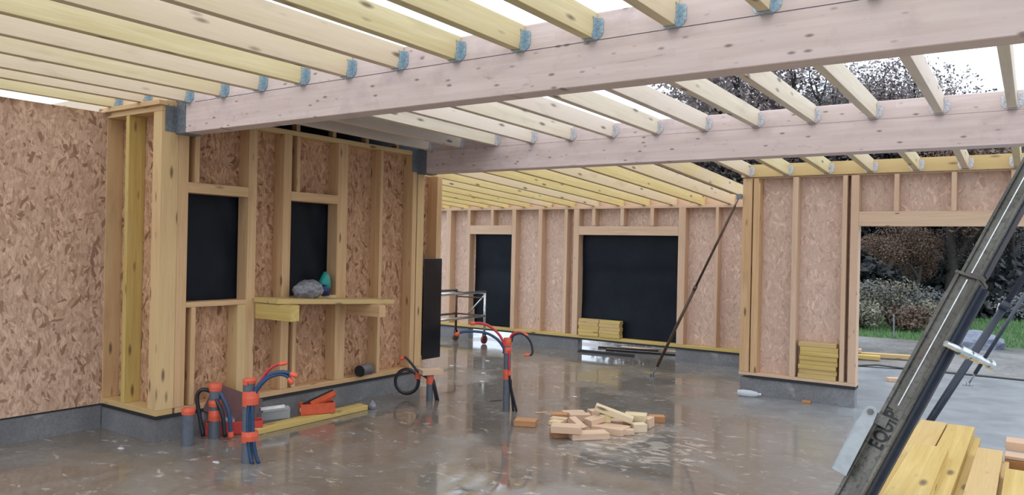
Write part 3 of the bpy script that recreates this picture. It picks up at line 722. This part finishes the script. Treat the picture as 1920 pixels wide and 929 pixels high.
# ================================================================== WOOD OFFCUTS PILE
BL = [('a', -3.402, 5.802, 0, .2, .14, .055, 49, 'O', 0, 'dark orange offcut under the big pale block at the pile front left'),
('b', -3.331, 5.740, .058, .26, .15, .06, 26, 'P', 0, 'big pale block on top at the front left of the offcut pile'),
('c', -3.187, 5.879, 0, .34, .15, .055, 48, 'P', 0, 'longest pale block flat at the very front of the pile'),
('d', -3.131, 6.193, 0, .3, .2, .06, 4, 'P', 0, 'wide pink block in the middle front of the pile'),
('e', -2.994, 6.200, 0, .16, .06, .05, 39, 'P', 0, 'small narrow block at the pile front, right of the wide pink one'),
('f', -2.948, 6.387, 0, .13, .1, .075, 44, 'Y', 0, 'short yellow cube-like block at the pile right front'),
('g', -2.960, 6.599, 0, .14, .09, .09, 94, 'P', 0, 'squarish pink block standing at the pile right side'),
('h', -2.983, 6.862, 0, .15, .1, .06, 31, 'O', 0, 'orange offcut lying farthest right of the pile'),
('i2', -3.083, 6.589, 0, .2, .12, .06, 54, 'P', 0, 'block hidden beneath the light yellow one at the pile right'),
('i', -3.054, 6.545, .062, .2, .15, .06, 19, 'Y', 0, 'light yellow block resting high at the right of the pile'),
('k', -3.251, 6.308, .062, .1, .1, .07, 34, 'Y', 0, 'small yellow cube in front of the long leaning offcut'),
('u', -3.189, 6.431, 0, .2, .14, .06, 19, 'P', 0, 'dark pink block under the lower end of the leaning offcut'),
('j', -3.18, 6.33, .115, .36, .1, .055, 22, 'Y', 17, 'long bright yellow offcut leaning down across the pile top'),
('l', -3.529, 6.628, 0, .12, .1, .08, 54, 'P', 0, 'pink block at the back centre of the pile'),
('m', -3.577, 6.414, 0, .2, .1, .07, 39, 'P', 0, 'brownish block behind the tilted piece on the pile left'),
('n', -3.798, 6.402, 0, .16, .12, .045, 31, 'O', 0, 'orange-pink block at the back left corner of the pile'),
('o', -3.719, 6.271, 0, .16, .1, .035, 14, 'P', 0, 'thin pale offcut at the left edge of the pile, behind another'),
('p', -3.663, 6.129, 0, .12, .1, .04, 4, 'Y', 0, 'small weathered yellow offcut at the left edge of the pile'),
('q', -3.417, 6.078, .03, .18, .08, .05, -16, 'P', 22, 'tilted pink offcut leaning behind the big pale block'),
('r', -3.299, 6.199, .062, .15, .12, .05, 64, 'P', -10, 'pale offcut leaning in the middle of the pile'),
('t', -3.289, 6.128, .0, .17, .06, .03, 34, 'P', 0, 'thin pale strip lying between the front blocks'),
('v', -3.064, 6.412, 0, .09, .08, .09, 34, 'O', 0, 'dark upright offcut beneath the low end of the leaning one'),
('w', -3.740, 6.578, 0, .22, .1, .045, 44, 'P', 0, 'flat pink offcut at the rear left behind the pile'),
('single', -3.875, 5.929, 0, .2, .14, .055, 22, 'O', 0, 'single orange wood block on the floor left of the pile')]
MM = {'P': M_PINK, 'Y': M_YEL, 'O': M_ORG}
for (n, x, y, z, L, W, T_, a, mt, ti, lb) in BL:
    block('wood_offcut', x, y, z, L, W, T_, a, MM[mt], lb, ti, 'wood offcuts in the floor pile' if n != 'single' else None, 'offcut')
block('wood_splinter', -4.05, 6.47, 0, .13, .02, .008, 60, M_PINK, 'thin pale splinter on the floor right of the tall conduit', cat='splinter')
block('brick_chip', -2.06, 8.80, 0, .09, .06, .03, 10, M_ORG, 'orange chip on the floor before the right wall footing', cat='chip')
block('wood_offcut', -1.51, 11.09, 0, .16, .09, .05, 30, M_PINK, 'lone pale offcut on the slab beyond the wide doorway', cat='offcut')
# small litter flakes
random.seed(21)
M_SCRAP = plain('dull_scrap', (.5, .5, .5), .5)
LT = [(-5.9, 3.22, 'white crumpled scrap on the floor before the short wall'), (-6.6, 8.2, 'tiny pale scrap on the floor right of the black panel, nearest the wall'), (-5.9, 8.0, 'tiny white scrap in mid-floor between black panel and scaffold'), (-5.55, 7.5, 'small white scrap in mid-floor left of the tall conduit'), (-6.5, 8.9, 'tiny white scrap on the floor toward the scaffold wheel'), (-4.2, 7.4, 'tiny pale scrap on the floor right of the tall conduit'), (-5.0, 3.45, 'small white chip on the floor left of the front conduit')]
for x, y, lb in LT:
    tag(lump('paper_scrap', (x, y, .004), (.030, .018, .006), M_SCRAP, int(abs(x*y)*10), .4, 2), lb, 'scrap', 'pale scraps on the floor')
m = MB(); m.tube(cr([(-4.78, 6.6, .004), (-4.72, 6.68, .004), (-4.70, 6.76, .006)], 4), .004, 6)
tag(m.obj('wire_offcut', M_BLKC), 'short black wire lying on the floor left of the tall conduit', 'wire')
# clear bottle by the right wall
bt = MB(); bt.tube([(-2.80, 8.72, .04), (-2.74, 8.735, .04), (-2.66, 8.755, .038), (-2.60, 8.77, .036), (-2.57, 8.777, .036)], [.03, .038, .038, .028, .012], 14)
M_BOT, t_, bb_ = newmat('clear_bottle_plastic'); bb_.inputs['Base Color'].default_value = (.75, .8, .85, 1); bb_.inputs['Alpha'].default_value = .6; bb_.inputs['Roughness'].default_value = .15
bo = tag(bt.obj('plastic_bottle', M_BOT, smooth=True), 'clear plastic bottle lying before the right wall footing', 'bottle')
bc = MB(); bc.tube([(-2.57, 8.777, .036), (-2.55, 8.782, .036)], .015, 10); bc.obj('cap', M_WHITE, bo)

# black profile on floor near the rear opening
m = MB(); m.prism([(-6.02, 10.66, .001), (-6.02, 10.72, .001), (-6.02, 10.72, .035), (-6.02, 10.71, .042), (-6.02, 10.70, .035), (-6.02, 10.70, .012), (-6.02, 10.66, .012)], (.95, .06, 0))
tag(m.obj('edge_profile', M_BLKC), 'long dark edge profile on the floor before the wide rear opening', 'profile')
for k, (x0, y0, x1, y1, mt, lb) in enumerate([(-6.0, 11.35, -4.7, 11.75, M_RUST, 'long reddish plank outside under the rear opening'), (-5.7, 11.6, -4.2, 11.7, M_PINK, 'pale plank outside beneath the rear opening, farther'), (-5.75, 11.15, -4.3, 11.45, M_DPC, 'dark strip outside beneath the rear opening')]):
    a = Vector((x0, y0, .001+.0*k)); b_ = Vector((x1, y1, .001)); o = slopetimber('outdoor_plank', a, b_, .08, .03, mt); tag(o, lb, 'plank')

# ================================================================== SHORT BOARD STACKS
random.seed(7)
for col, (x0, x1) in enumerate(((-6.10, -5.735), (-5.72, -5.36))):
    for k in range(5):
        j = random.uniform(-.012, .012)
        z = .252+k*.0545
        o = timber('short_board', x0+j, x1+j, YB-.02, YB+.10, z, z+.0525, M_YELB, 'x')
        tag(o, '%s board from the bottom in the %s stack under the wide rear opening' % (ORD[k], ('left', 'right')[col]), 'board', 'short yellow boards at the rear opening')
z = .267
for k in range(8):
    j = random.uniform(-.012, .012)
    o = timber('short_board', -2.165+j, -1.765+j, YR+.01+random.uniform(0, .02), YR+.13, z, z+.049, M_YELB, 'x'); z += .0505
    tag(o, '%s board from the bottom in the stack against the right stud wall' % ORD[k], 'board', 'short yellow boards in the right wall')

# ================================================================== SCAFFOLD
sc = empty('mobile_scaffold', (-8.0, 9.9, 0)); tag(sc, 'low aluminium scaffold base on castors before the left rear opening', 'scaffold')
M_WHL = plain('dark_red_wheel', (.13, .015, .02), .45)
def pole(n, pts, r, mt, par, seg=10):
    m = MB(); m.tube(pts, r, seg); o = m.obj(n, mt, None, smooth=True); return child(o, par)
xA, xB, yA, yB = -7.70, -8.32, 10.43, 8.75
for (x, y, mt) in ((xA, yA, M_SILV), (xB, yA, M_RUST), (xA, yB, M_SILV), (xB, yB, M_SILV)):
    pole('post', [(x, y, .19), (x, y, .90)], .022, mt, sc)
    m = MB(); m.tube([(x-.018, y, .075), (x+.018, y, .075)], .072, 20); o = m.obj('wheel', M_WHL if x == xA else M_RUST, None); child(o, sc)
    m = MB(); m.box(x-.026, x-.022, y-.02, y+.02, .06, .19); m.box(x+.022, x+.026, y-.02, y+.02, .06, .19); m.box(x-.026, x+.026, y-.02, y+.02, .155, .19); child(m.obj('castor_fork', M_RUST, None), sc)
for x in (xA, xB):
    for z, r, mt in ((.885, .024, M_SILV), (.48, .022, M_SILV)):
        pole('rail', [(x, yB, z), (x, yA, z)], r, mt, sc)
for y in (yA, yB):
    for z in (.86, .78, .48): pole('rung', [(xB, y, z), (xA, y, z)], .014, M_RUST if z < .8 else M_SILV, sc)
pole('diagonal_brace', [(xB+.25, yA, .48), (xA, yA, .84)], .013, M_SILV, sc)
pole('diagonal_brace', [(xB+.25, yB, .48), (xA, yB, .84)], .013, M_SILV, sc)

# ================================================================== WALL PROPS
def prop(base, top, r, label, mt=M_PROP, r2=None, split=.55):
    base, top = Vector(base), Vector(top); d = top-base; L = d.length; u = d/L
    e = empty('wall_brace', base); tag(e, label, 'brace', 'tubular wall braces')
    r2 = r2 or r*.78
    s0 = .12 if L > 2 else .08
    pole('outer_tube', [base+u*s0*1.4, base+u*L*split], r, mt, e, 14)
    pole('inner_tube', [base+u*L*split, top-u*s0], r2, mt, e, 14)
    pole('screw_end', [base+u*.03, base+u*s0*1.5], r*.45, M_GALVD, e, 8)
    pole('screw_end', [top-u*s0*1.2, top-u*.01], r*.45, M_GALVD, e, 8)
    pole('collar', [base+u*(L*split-.03), base+u*(L*split+.03)], r*1.2, mt, e, 12)
    m = MB(); m.box(base.x-.06, base.x+.06, base.y-.04, base.y+.04, 0, .006); m.box(base.x-.02, base.x-.014, base.y-.02, base.y+.02, .006, .05); m.box(base.x+.014, base.x+.02, base.y-.02, base.y+.02, .006, .05)
    child(m.obj('foot_plate', M_GALVD, None), e)
    m = MB(); m.box(top.x-.03, top.x+.03, top.y-.02, top.y+.02, top.z-.03, top.z+.03); child(m.obj('head_plate', M_GALVD, None), e)
    return e
prop((-4.075, 9.20, .01), (-2.86, 8.82, 2.30), .019, 'thin dark brace leaning from mid-floor to the right wall corner', M_RUST, .015, .52)
prop((-.84, 5.99, .01), (.37, 6.70, 2.38), .026, 'dark tubular brace with foot behind the timber stack')
prop((-.69, 11.41, .01), (.56, 12.25, 2.55), .024, 'farthest tubular brace standing outside the wide doorway')
o = timber('timber_post', .55, .67, 12.2, 12.32, 0, 2.7, M_TAN, 'z'); tag(o, 'timber post outside that the farthest brace leans on, past the right edge', 'post')

# main heavy prop
base = Vector((-.866, 2.80, 0)); top = Vector((.213, 3.60, 2.523)); top = base+(top-base)*.99
ax = (top-base).normalized(); L = (top-base).length
camv = (Vector((0, 0, 1.65)) - (base+top)/2).normalized()
sd = ax.cross(camv).normalized(); nr = sd.cross(ax).normalized()
if nr.dot(camv) < 0: nr = -nr
# rotate section 20 degrees so its right flank shows
if sd.x < 0: sd = -sd
an = R(20); f_n = nr*math.cos(an) - sd*math.sin(an); f_s = f_n.cross(ax)
def wet_steel():
    m, t, b = newmat('weathered_steel')
    tcn = N(t, 'ShaderNodeTexCoord'); v = tcn.outputs['Object']
    a = noise(t, mapping(t, v, (2, 9, 9)), 1.5, 5, .6); f = noise(t, v, 60, 4, .6)
    c = mix(t, ramp(t, a, [(.35, (0, 0, 0)), (.65, (1, 1, 1))]), (.075, .07, .06), (.17, .165, .145))
    rs = noise(t, mapping(t, v, (1.2, 4, 4), (4, 2, 1)), 2.0, 4, .6)
    c = mix(t, ramp(t, rs, [(.64, (0, 0, 0)), (.74, (.6,)*3)]), c, (.10, .045, .04))
    c = mix(t, ramp(t, f, [(.32, (.6,)*3), (.5, (0, 0, 0))]), c, (.03, .03, .03))
    t.links.new(c, b.inputs['Base Color']); b.inputs['Metallic'].default_value = .45
    t.links.new(ramp(t, f, [(.3, (.22,)*3), (.7, (.42,)*3)]), b.inputs['Roughness']); bump(t, b, f, .3, .004)
    return m
M_WS = wet_steel()
mp_ = empty('steel_prop', base); tag(mp_, 'heavy grey steel prop leaning in the right foreground with stencilled letters', 'prop')
rotm = Matrix((ax, f_s, f_n)).transposed()   # local X along, Y to the right, Z toward the viewer
def plocal(m, name, mat, bevel=0, smooth=False):
    o = m.obj(name, mat, mp_, bevel=bevel, smooth=smooth); o.rotation_euler = rotm.to_euler(); return o
S1 = L*.63      # where the inner section comes out of the outer sleeve
w = .043
m = MB(); m.box(.12, S1, -w, w, -w, w*.74)
for s in (-1, 1):
    a, b_ = sorted((s*w, s*(w-.012))); m.box(.12, S1, a, b_, w*.74, w)       # lips
m.box(S1-.012, S1, -w-.004, w+.004, -w-.004, w+.003)
plocal(m, 'outer_sleeve', M_WS, .0015)
m = MB(); m.box(S1, L-.12, -w*.8, w*.8, -w*.8, w*.58)
for s in (-1, 1):
    a, b_ = sorted((s*w*.8, s*(w*.8-.010))); m.box(S1, L-.12, a, b_, w*.58, w*.8)
plocal(m, 'inner_section', M_WS, .0015)
m = MB(); m.box(.14, S1-.02, -w-.005, -w-.0005, -w*.9, w*.45); m.box(S1+.02, L-.14, -w*.8-.005, -w*.8-.0005, -w*.7, w*.3); plocal(m, 'dark_flank_strip', M_PROP)  # thin dark strips added to paint the right flank darker
m = MB(); m.box(.14, S1-.02, -w-.018, -w-.005, -w*.9, -w*.5); plocal(m, 'rear_flange', M_PROP)
m = MB(); m.box(S1-.55, S1-.02, -.002, .002, w*.74, w*.74+.003); m.box(S1+.01, L-.2, -.002, .002, w*.58, w*.58+.003); plocal(m, 'highlight_ridge', M_SILV)  # thin bright ridge stands in for the highlight along the face
m = MB()
for k in range(2): m.box((.0, L-.13)[k], (.13, L)[k], -.022, .022, -.022, .022)
m.box(-.0, .02, -.07, .07, -.07, .07); plocal(m, 'end_plates', M_GALVD)
# stencilled letters
cu = bpy.data.curves.new('letters', 'FONT'); cu.body = "EQUIP'"; cu.size = .078; cu.extrude = .0006; cu.offset = .0022; cu.align_x = 'CENTER'; cu.align_y = 'CENTER'; cu.space_character = 1.05
co = bpy.data.objects.new('letters_tmp', cu); C.objects.link(co); bpy.context.view_layer.update()
me = bpy.data.meshes.new_from_object(co.evaluated_get(bpy.context.evaluated_depsgraph_get())); bpy.data.objects.remove(co); me.name = 'lettering'
me.materials.clear(); me.materials.append(M_TXT)
lt = bpy.data.objects.new('lettering', me); C.objects.link(lt); lt.parent = mp_; lt['label'] = 'black stencilled letters'
tloc = .0
LETTER_AT = 1.135
# text reads upward: its baseline runs along the prop, tops of the letters toward the left edge
trot = Matrix((ax, -f_s, f_n)).transposed()
trot = Matrix((ax, f_n.cross(ax), f_n)).transposed()
lt.scale = (.66, .9, 1); lt.rotation_euler = trot.to_euler(); lt.location = ax*LETTER_AT + f_n*(w*.74+.0012)
# turning pin on the right
m = MB(); m.tube([(0, 0, 0), (.2, 0, 0)], .012, 10); m.tube([(.06, 0, 0), (.10, 0, 0)], .02, 8); m.tube([(.11, 0, 0), (.15, 0, 0)], .017, 10); m.tube([(.19, 0, 0), (.205, 0, 0)], .018, 10)
o = m.obj('locking_pin', M_SILV, mp_, smooth=False)
p0 = Vector((-.262, 3.15, 1.338)); p1 = Vector((-.135, 3.27, 1.265)); d = (p1-p0).normalized()
o.rotation_euler = d.to_track_quat('X', 'Z').to_euler(); o.location = p0-base
M_GALVL = plain('light_galvanised_plate', (.33, .35, .36), .4, metal=.4, var=.12, scale=30)
# galvanised flap with pivot on the left
m = MB()
fl = Vector((-.490, 3.06, 1.075)); 
u2 = Vector((-.36, -.25, -.90)).normalized(); v2 = u2.cross(camv).normalized(); n2 = v2.cross(u2).normalized()
if n2.dot(camv) < 0: n2 = -n2
if v2.x > 0: v2 = -v2
def FP(a, b_, c): return fl + u2*a + v2*b_ + n2*c
poly = []
for k in range(9):
    an_ = math.pi*k/8; poly.append(FP(-.022*math.sin(an_), .022*math.cos(an_), 0))
poly += [FP(.03, -.024, 0), FP(.05, -.024, 0), FP(.25, -.024, 0), FP(.25, .026, 0), FP(.045, .026, 0), FP(.03, .022, 0)]
m.prism([p-base for p in poly], n2*.006)
m.prism([p-base for p in (FP(.05, .026, 0), FP(.25, .026, 0), FP(.25, .026, -.035), FP(.05, .026, -.035))], v2*.004)
m.obj('bracket_flap', M_GALVL, mp_)
m = MB(); m.tube([FP(0, 0, .005)-base, FP(0, 0, .014)-base], .012, 6); m.tube([FP(0, 0, -.05)-base, FP(0, 0, .0)-base], .010, 8)
m.prism([FP(-.01, -.012, -.07)-base, FP(-.01, -.065, -.07)-base, FP(.03, -.065, -.07)-base, FP(.03, -.012, -.07)-base], n2*.04)
m.obj('pivot_bolt', M_WS, mp_)

# ================================================================== FOREGROUND TIMBER STACK
def stackplank(x0, x1, y0, y1, z1, th, label, rz=0, mat=M_YELB):
    o = timber('plank', x0, x1, y0, y1, z1-th, z1, mat, 'y'); o.rotation_euler = (0, 0, math.pi/2+R(rz))
    return tag(o, label, 'plank', 'planks in the foreground stack')
for y in (2.2, 3.4):
    for q, (xa, xb) in enumerate(((-.55, .42),)):
        o = timber('bearer', xa, xb, y, y+.1, 0, .239, M_TAN, 'x'); tag(o, 'timber bearer under the foreground plank stack, %s end' % ('near' if y < 3 else 'far'), 'bearer')
random.seed(11)
cols = [(-.535, -.402, 1.6, 5.02, 'far left'), (-.395, -.265, 1.6, 5.00, 'second'), (-.225, -.115, 1.6, 4.48, 'third'), (-.098, .045, 1.6, 4.12, 'fourth'), (.06, .20, 1.6, 4.4, 'rightmost')]
for ci, (x0, x1, y0, y1, nm) in enumerate(cols):
    for k in range(10):
        zt = .70-.046*k
        sh_ = 0 if k == 0 else (.030 if ci == 1 else .020)*(1 if k < 3 else .6)+random.uniform(-.006, .006)
        if k == 0 and ci == 0: zt = .70
        stackplank(x0+sh_, x1+sh_, y0, y1+(0 if k == 0 else random.uniform(-.12, -.02)), zt, .045,
            'yellow plank in the %s column of the foreground stack, %s from the top' % (nm, ORD[k]))
stackplank(-.462, -.315, 1.6, 4.15, .747, .046, 'yellow plank lying on top at the left of the foreground stack', 0.4)
for k, (y0, z, lb) in enumerate(((4.50, .655, 'lower'), (4.62, .72, 'upper'))):
    o = timber('cross_timber', -.11, .5, y0, y0+.13, z-.045, z, M_ORG if k == 0 else M_PINK, 'x'); tag(o, 'short %s timber lying across the far end of the foreground stack' % lb, 'timber')
o = timber('cross_timber', -.11, .5, 4.50, 4.60, .657, .674, M_PINK, 'x'); tag(o, 'thin pale spacer between the cross timbers of the foreground stack', 'timber')
for x in (-.08, .3):
    o = timber('support_block', x, x+.1, 4.52, 4.62, .0, .609, M_ORG, 'z'); tag(o, 'upright block under the cross timbers, %s one' % ('left' if x < 0 else 'right'), 'block')

# ================================================================== OUTSIDE THINGS
for k, (x0, y0, x1, y1, z, lb) in enumerate([(-2.9, 13.1, -2.0, 13.25, .0, 'yellow board lying on the ground left beyond the doorway, lowest'), (-2.8, 13.4, -1.6, 13.7, .0, 'yellow board pointing right on the ground beyond the doorway'), (-3.0, 13.3, -2.3, 13.4, .07, 'white-edged board atop the yellow ones beyond the doorway')]):
    o = slopetimber('outdoor_board', (x0, y0, z), (x1, y1, z), .12, .06, M_YELB if k < 2 else M_PINK); tag(o, lb, 'board')
tag(lump('rubble_heap', (-.95, 16.6, .03), (.42, .3, .2), plain('blue_grey_rubble', (.17, .20, .27), .6, bmp=.6), 33, .4), 'blue-grey rubble heap at the lawn edge right of the heavy prop', 'heap')
m = MB(); m.tube([(-.75, 20.4, .05), (-.63, 20.4, .62)], .05, 8); tag(m.obj('marker_post', M_WHITE), 'leaning pale marker post on the grass', 'post')
m = MB(); m.tube([(-2.35, 17.2, -.05), (-2.36, 17.2, .45)], .015, 6); tag(m.obj('survey_stake', M_GALVD), 'thin grey stake at the lawn edge left of the heavy prop', 'stake')
# grass blades
random.seed(5); m = MB()
for _ in range(9000):
    x = random.uniform(-5.5, 2.0); y = 17.0+abs(random.gauss(0, 3.5)); 
    if y > 26: continue
    z = lawn_z(x, y); a = random.uniform(0, 6.3); h = random.uniform(.04, .11); w_ = .012
    n = len(m.v); m.v += [(x-w_*math.cos(a), y-w_*math.sin(a), z-.01), (x+w_*math.cos(a), y+w_*math.sin(a), z-.01), (x+random.uniform(-.03, .03), y+random.uniform(-.03, .03), z+h)]; m.f.append((n, n+1, n+2))
tag(m.obj('grass', M_GB), 'green grass growing on the rising lawn beyond the gravel', 'grass', kind='stuff')

def leafquads(m, c, rad, n, size, rnd):
    for _ in range(n):
        d = Vector((rnd.gauss(0, 1), rnd.gauss(0, 1), rnd.gauss(0, 1))).normalized()*(rnd.random()**.4)
        p = c + Vector((d.x*rad[0], d.y*rad[1], d.z*rad[2]))
        a = Vector((rnd.gauss(0, 1), rnd.gauss(0, 1), rnd.gauss(0, 1))).normalized(); b_ = a.orthogonal().normalized(); s = size*rnd.uniform(.6, 1.3)
        k = len(m.v); m.v += [tuple(p-a*s), tuple(p+b_*s*.55), tuple(p+a*s), tuple(p-b_*s*.55)]; m.f.append((k, k+1, k+2, k+3))
def tree_meshes(seed, H_, nleaf, size, spread, openness):
    rnd = random.Random(seed); tr = MB(); lf = MB(); tips = []
    def branch(p, d, L, r, lev):
        pts = [p]; q = p; dd = d.copy()
        for k in range(4):
            dd = (dd + Vector((rnd.gauss(0, .13), rnd.gauss(0, .13), rnd.gauss(0, .07)+.03))).normalized(); q = q+dd*L/4; pts.append(q)
        tr.tube(pts, [r*(1-.12*i) for i in range(5)], 6 if lev < 2 else 4, cap=False)
        if lev >= 3: tips.append(pts[-1]); tips.append(pts[2]); return
        for k in range(rnd.choice((3, 4)) if lev < 2 else 3):
            t = rnd.uniform(.35, 1); b0 = pts[min(4, int(t*4)+0)]
            a = rnd.uniform(0, 6.283); el = rnd.uniform(.35, .95)*spread
            nd = (dd + Vector((math.cos(a), math.sin(a), rnd.uniform(-.1, .5)))*el).normalized()
            branch(b0, nd, L*rnd.uniform(.6, .8), r*.5, lev+1)
    branch(Vector((0, 0, -.1)), Vector((0, 0, 1)), H_*.36, H_*.022, 0)
    for t in tips: leafquads(lf, t, (H_*.085, H_*.085, H_*.07), max(1, int(nleaf/len(tips))), size, rnd)
    return tr, lf
tree_cache = {}
def tree(kind, x, y, s, rz, mat, label):
    specs = {'broad': (1, 12, 17000, .075, 1.0, 0), 'open': (2, 12, 11000, .055, 1.1, 0), 'tall': (4, 14, 12000, .075, .75, 0)}
    z = lawn_z(x, y)
    e = empty('tree', (x, y, z), rz); e.scale = (s, s, s); tag(e, label, 'tree', 'trees beyond the lawn')
    key = kind
    if key not in tree_cache:
        sp = specs[kind]; tr, lf = tree_meshes(sp[0], sp[1], sp[2], sp[3], sp[4], sp[5])
        a = tr.obj('trunk', M_BARK, e, smooth=True); b_ = lf.obj('foliage', mat, e); tree_cache[key] = (a, b_)
        b_.material_slots[0].link = 'OBJECT'; b_.material_slots[0].material = mat
    else:
        for src, mt in zip(tree_cache[key], (None, mat)):
            o = src.copy(); C.objects.link(o); o.parent = e
            if mt: o.material_slots[0].link = 'OBJECT'; o.material_slots[0].material = mt
TR = [('broad', -2.5, 22.8, .34, 2.2, M_LB, 'small rust-brown tree in front of the wood, nearest the doorway'),
('open', -.9, 24.5, .40, 4.2, M_LM, 'small sparse brownish tree behind the steel prop'),
('broad', -2.0, 23.5, .72, 0, M_LB, 'brown-leaved autumn tree nearest the lawn, seen through the wide doorway'),
('tall', -4.6, 25.5, .95, 1, M_LM, 'tall mauve-brown tree left of the brown autumn tree'),
('open', -3.2, 27, 1.05, 2, M_LM, 'sparse bare-branched tree behind the brown autumn tree'),
('tall', -6.8, 27, 1.0, 3, M_LM, 'mauve-brown tree above the farther beam, second from the left clump'),
('broad', -9.0, 28, .95, 4, M_LM, 'broad brownish tree above the farther beam near the left clump'),
('open', -11.3, 30, .85, 5, M_LG, 'leftmost thin tree showing between the middle-row joists'),
('tall', -1.9, 28, .68, .5, M_LG, 'dark green tree behind the heavy prop'),
('broad', -5.6, 31, 1.05, 1.5, M_LG, 'dark tree at the back behind the mauve-brown ones'),
('open', -.2, 25, .50, 2.5, M_LG, 'slim green tree at the right edge of the doorway'),
('broad', 1.0, 30, .62, 3.5, M_LG, 'low dark tree farthest right against the sky'),
('broad', -2.6, 32, .9, 4.5, M_LG, 'dark broad tree deep in the wood behind the doorway'),
('broad', -8.4, 33, 1.05, 5.5, M_LG, 'dark broad tree deep in the wood on the left')]
for a in TR: tree(*a)
# dark thicket filling the wood
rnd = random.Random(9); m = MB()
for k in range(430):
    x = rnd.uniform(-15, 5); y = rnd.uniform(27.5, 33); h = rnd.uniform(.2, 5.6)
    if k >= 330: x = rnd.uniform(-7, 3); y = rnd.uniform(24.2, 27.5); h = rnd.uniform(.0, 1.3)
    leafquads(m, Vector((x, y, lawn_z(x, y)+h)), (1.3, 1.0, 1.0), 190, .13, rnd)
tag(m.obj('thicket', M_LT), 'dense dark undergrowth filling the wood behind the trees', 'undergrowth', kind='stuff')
# shrubs along the lawn edge
SH = [(-3.75, 19.2, .60, M_LP, 'pale-leaved shrub right at the left jamb of the wide doorway'), (-3.2, 18.8, .5, M_LP, 'low pale shrub second from the left doorway jamb'), (-2.75, 19.8, 1.0, M_LP, 'tall twiggy pale shrub beneath the brown autumn foliage'), (-2.3, 18.9, .42, M_LB, 'low brown shrub third along the lawn edge from the left jamb'), (-1.95, 19.4, .5, M_LP, 'small pale shrub just left of the heavy steel prop'), (-3.4, 20.6, .9, M_LG, 'dark shrub behind the pale shrubs at the doorway jamb'), (-.35, 22.6, .55, M_LG, 'dark green shrub behind the grass at the right'), (-2.2, 21.0, .7, M_LG, 'dark shrub behind the tall twiggy pale one')]
for k, (x, y, h, mt, lb) in enumerate(SH):
    e = empty('shrub', (x, y, lawn_z(x, y))); tag(e, lb, 'shrub', 'shrubs at the lawn edge')
    st = MB(); lf = MB(); rr = random.Random(40+k)
    for q in range(24):
        a = rr.uniform(0, 6.28); sp = rr.uniform(.1, .9)*max(h, .5); tp = Vector((math.cos(a)*sp, math.sin(a)*sp*.7, h*rr.uniform(.6, 1.1)))
        st.tube(cr([Vector((0, 0, -.05)), tp*.5+Vector((0, 0, .1*h)), tp], 3), [.012]*3+[.008]*3+[.004], 4)
        leafquads(lf, tp, (.30, .22, .16), 30, .04, rr); leafquads(lf, tp*.6, (.34, .26, .16), 26, .04, rr)
    st.obj('stems', M_BARK, e); lf.obj('foliage', mt, e)
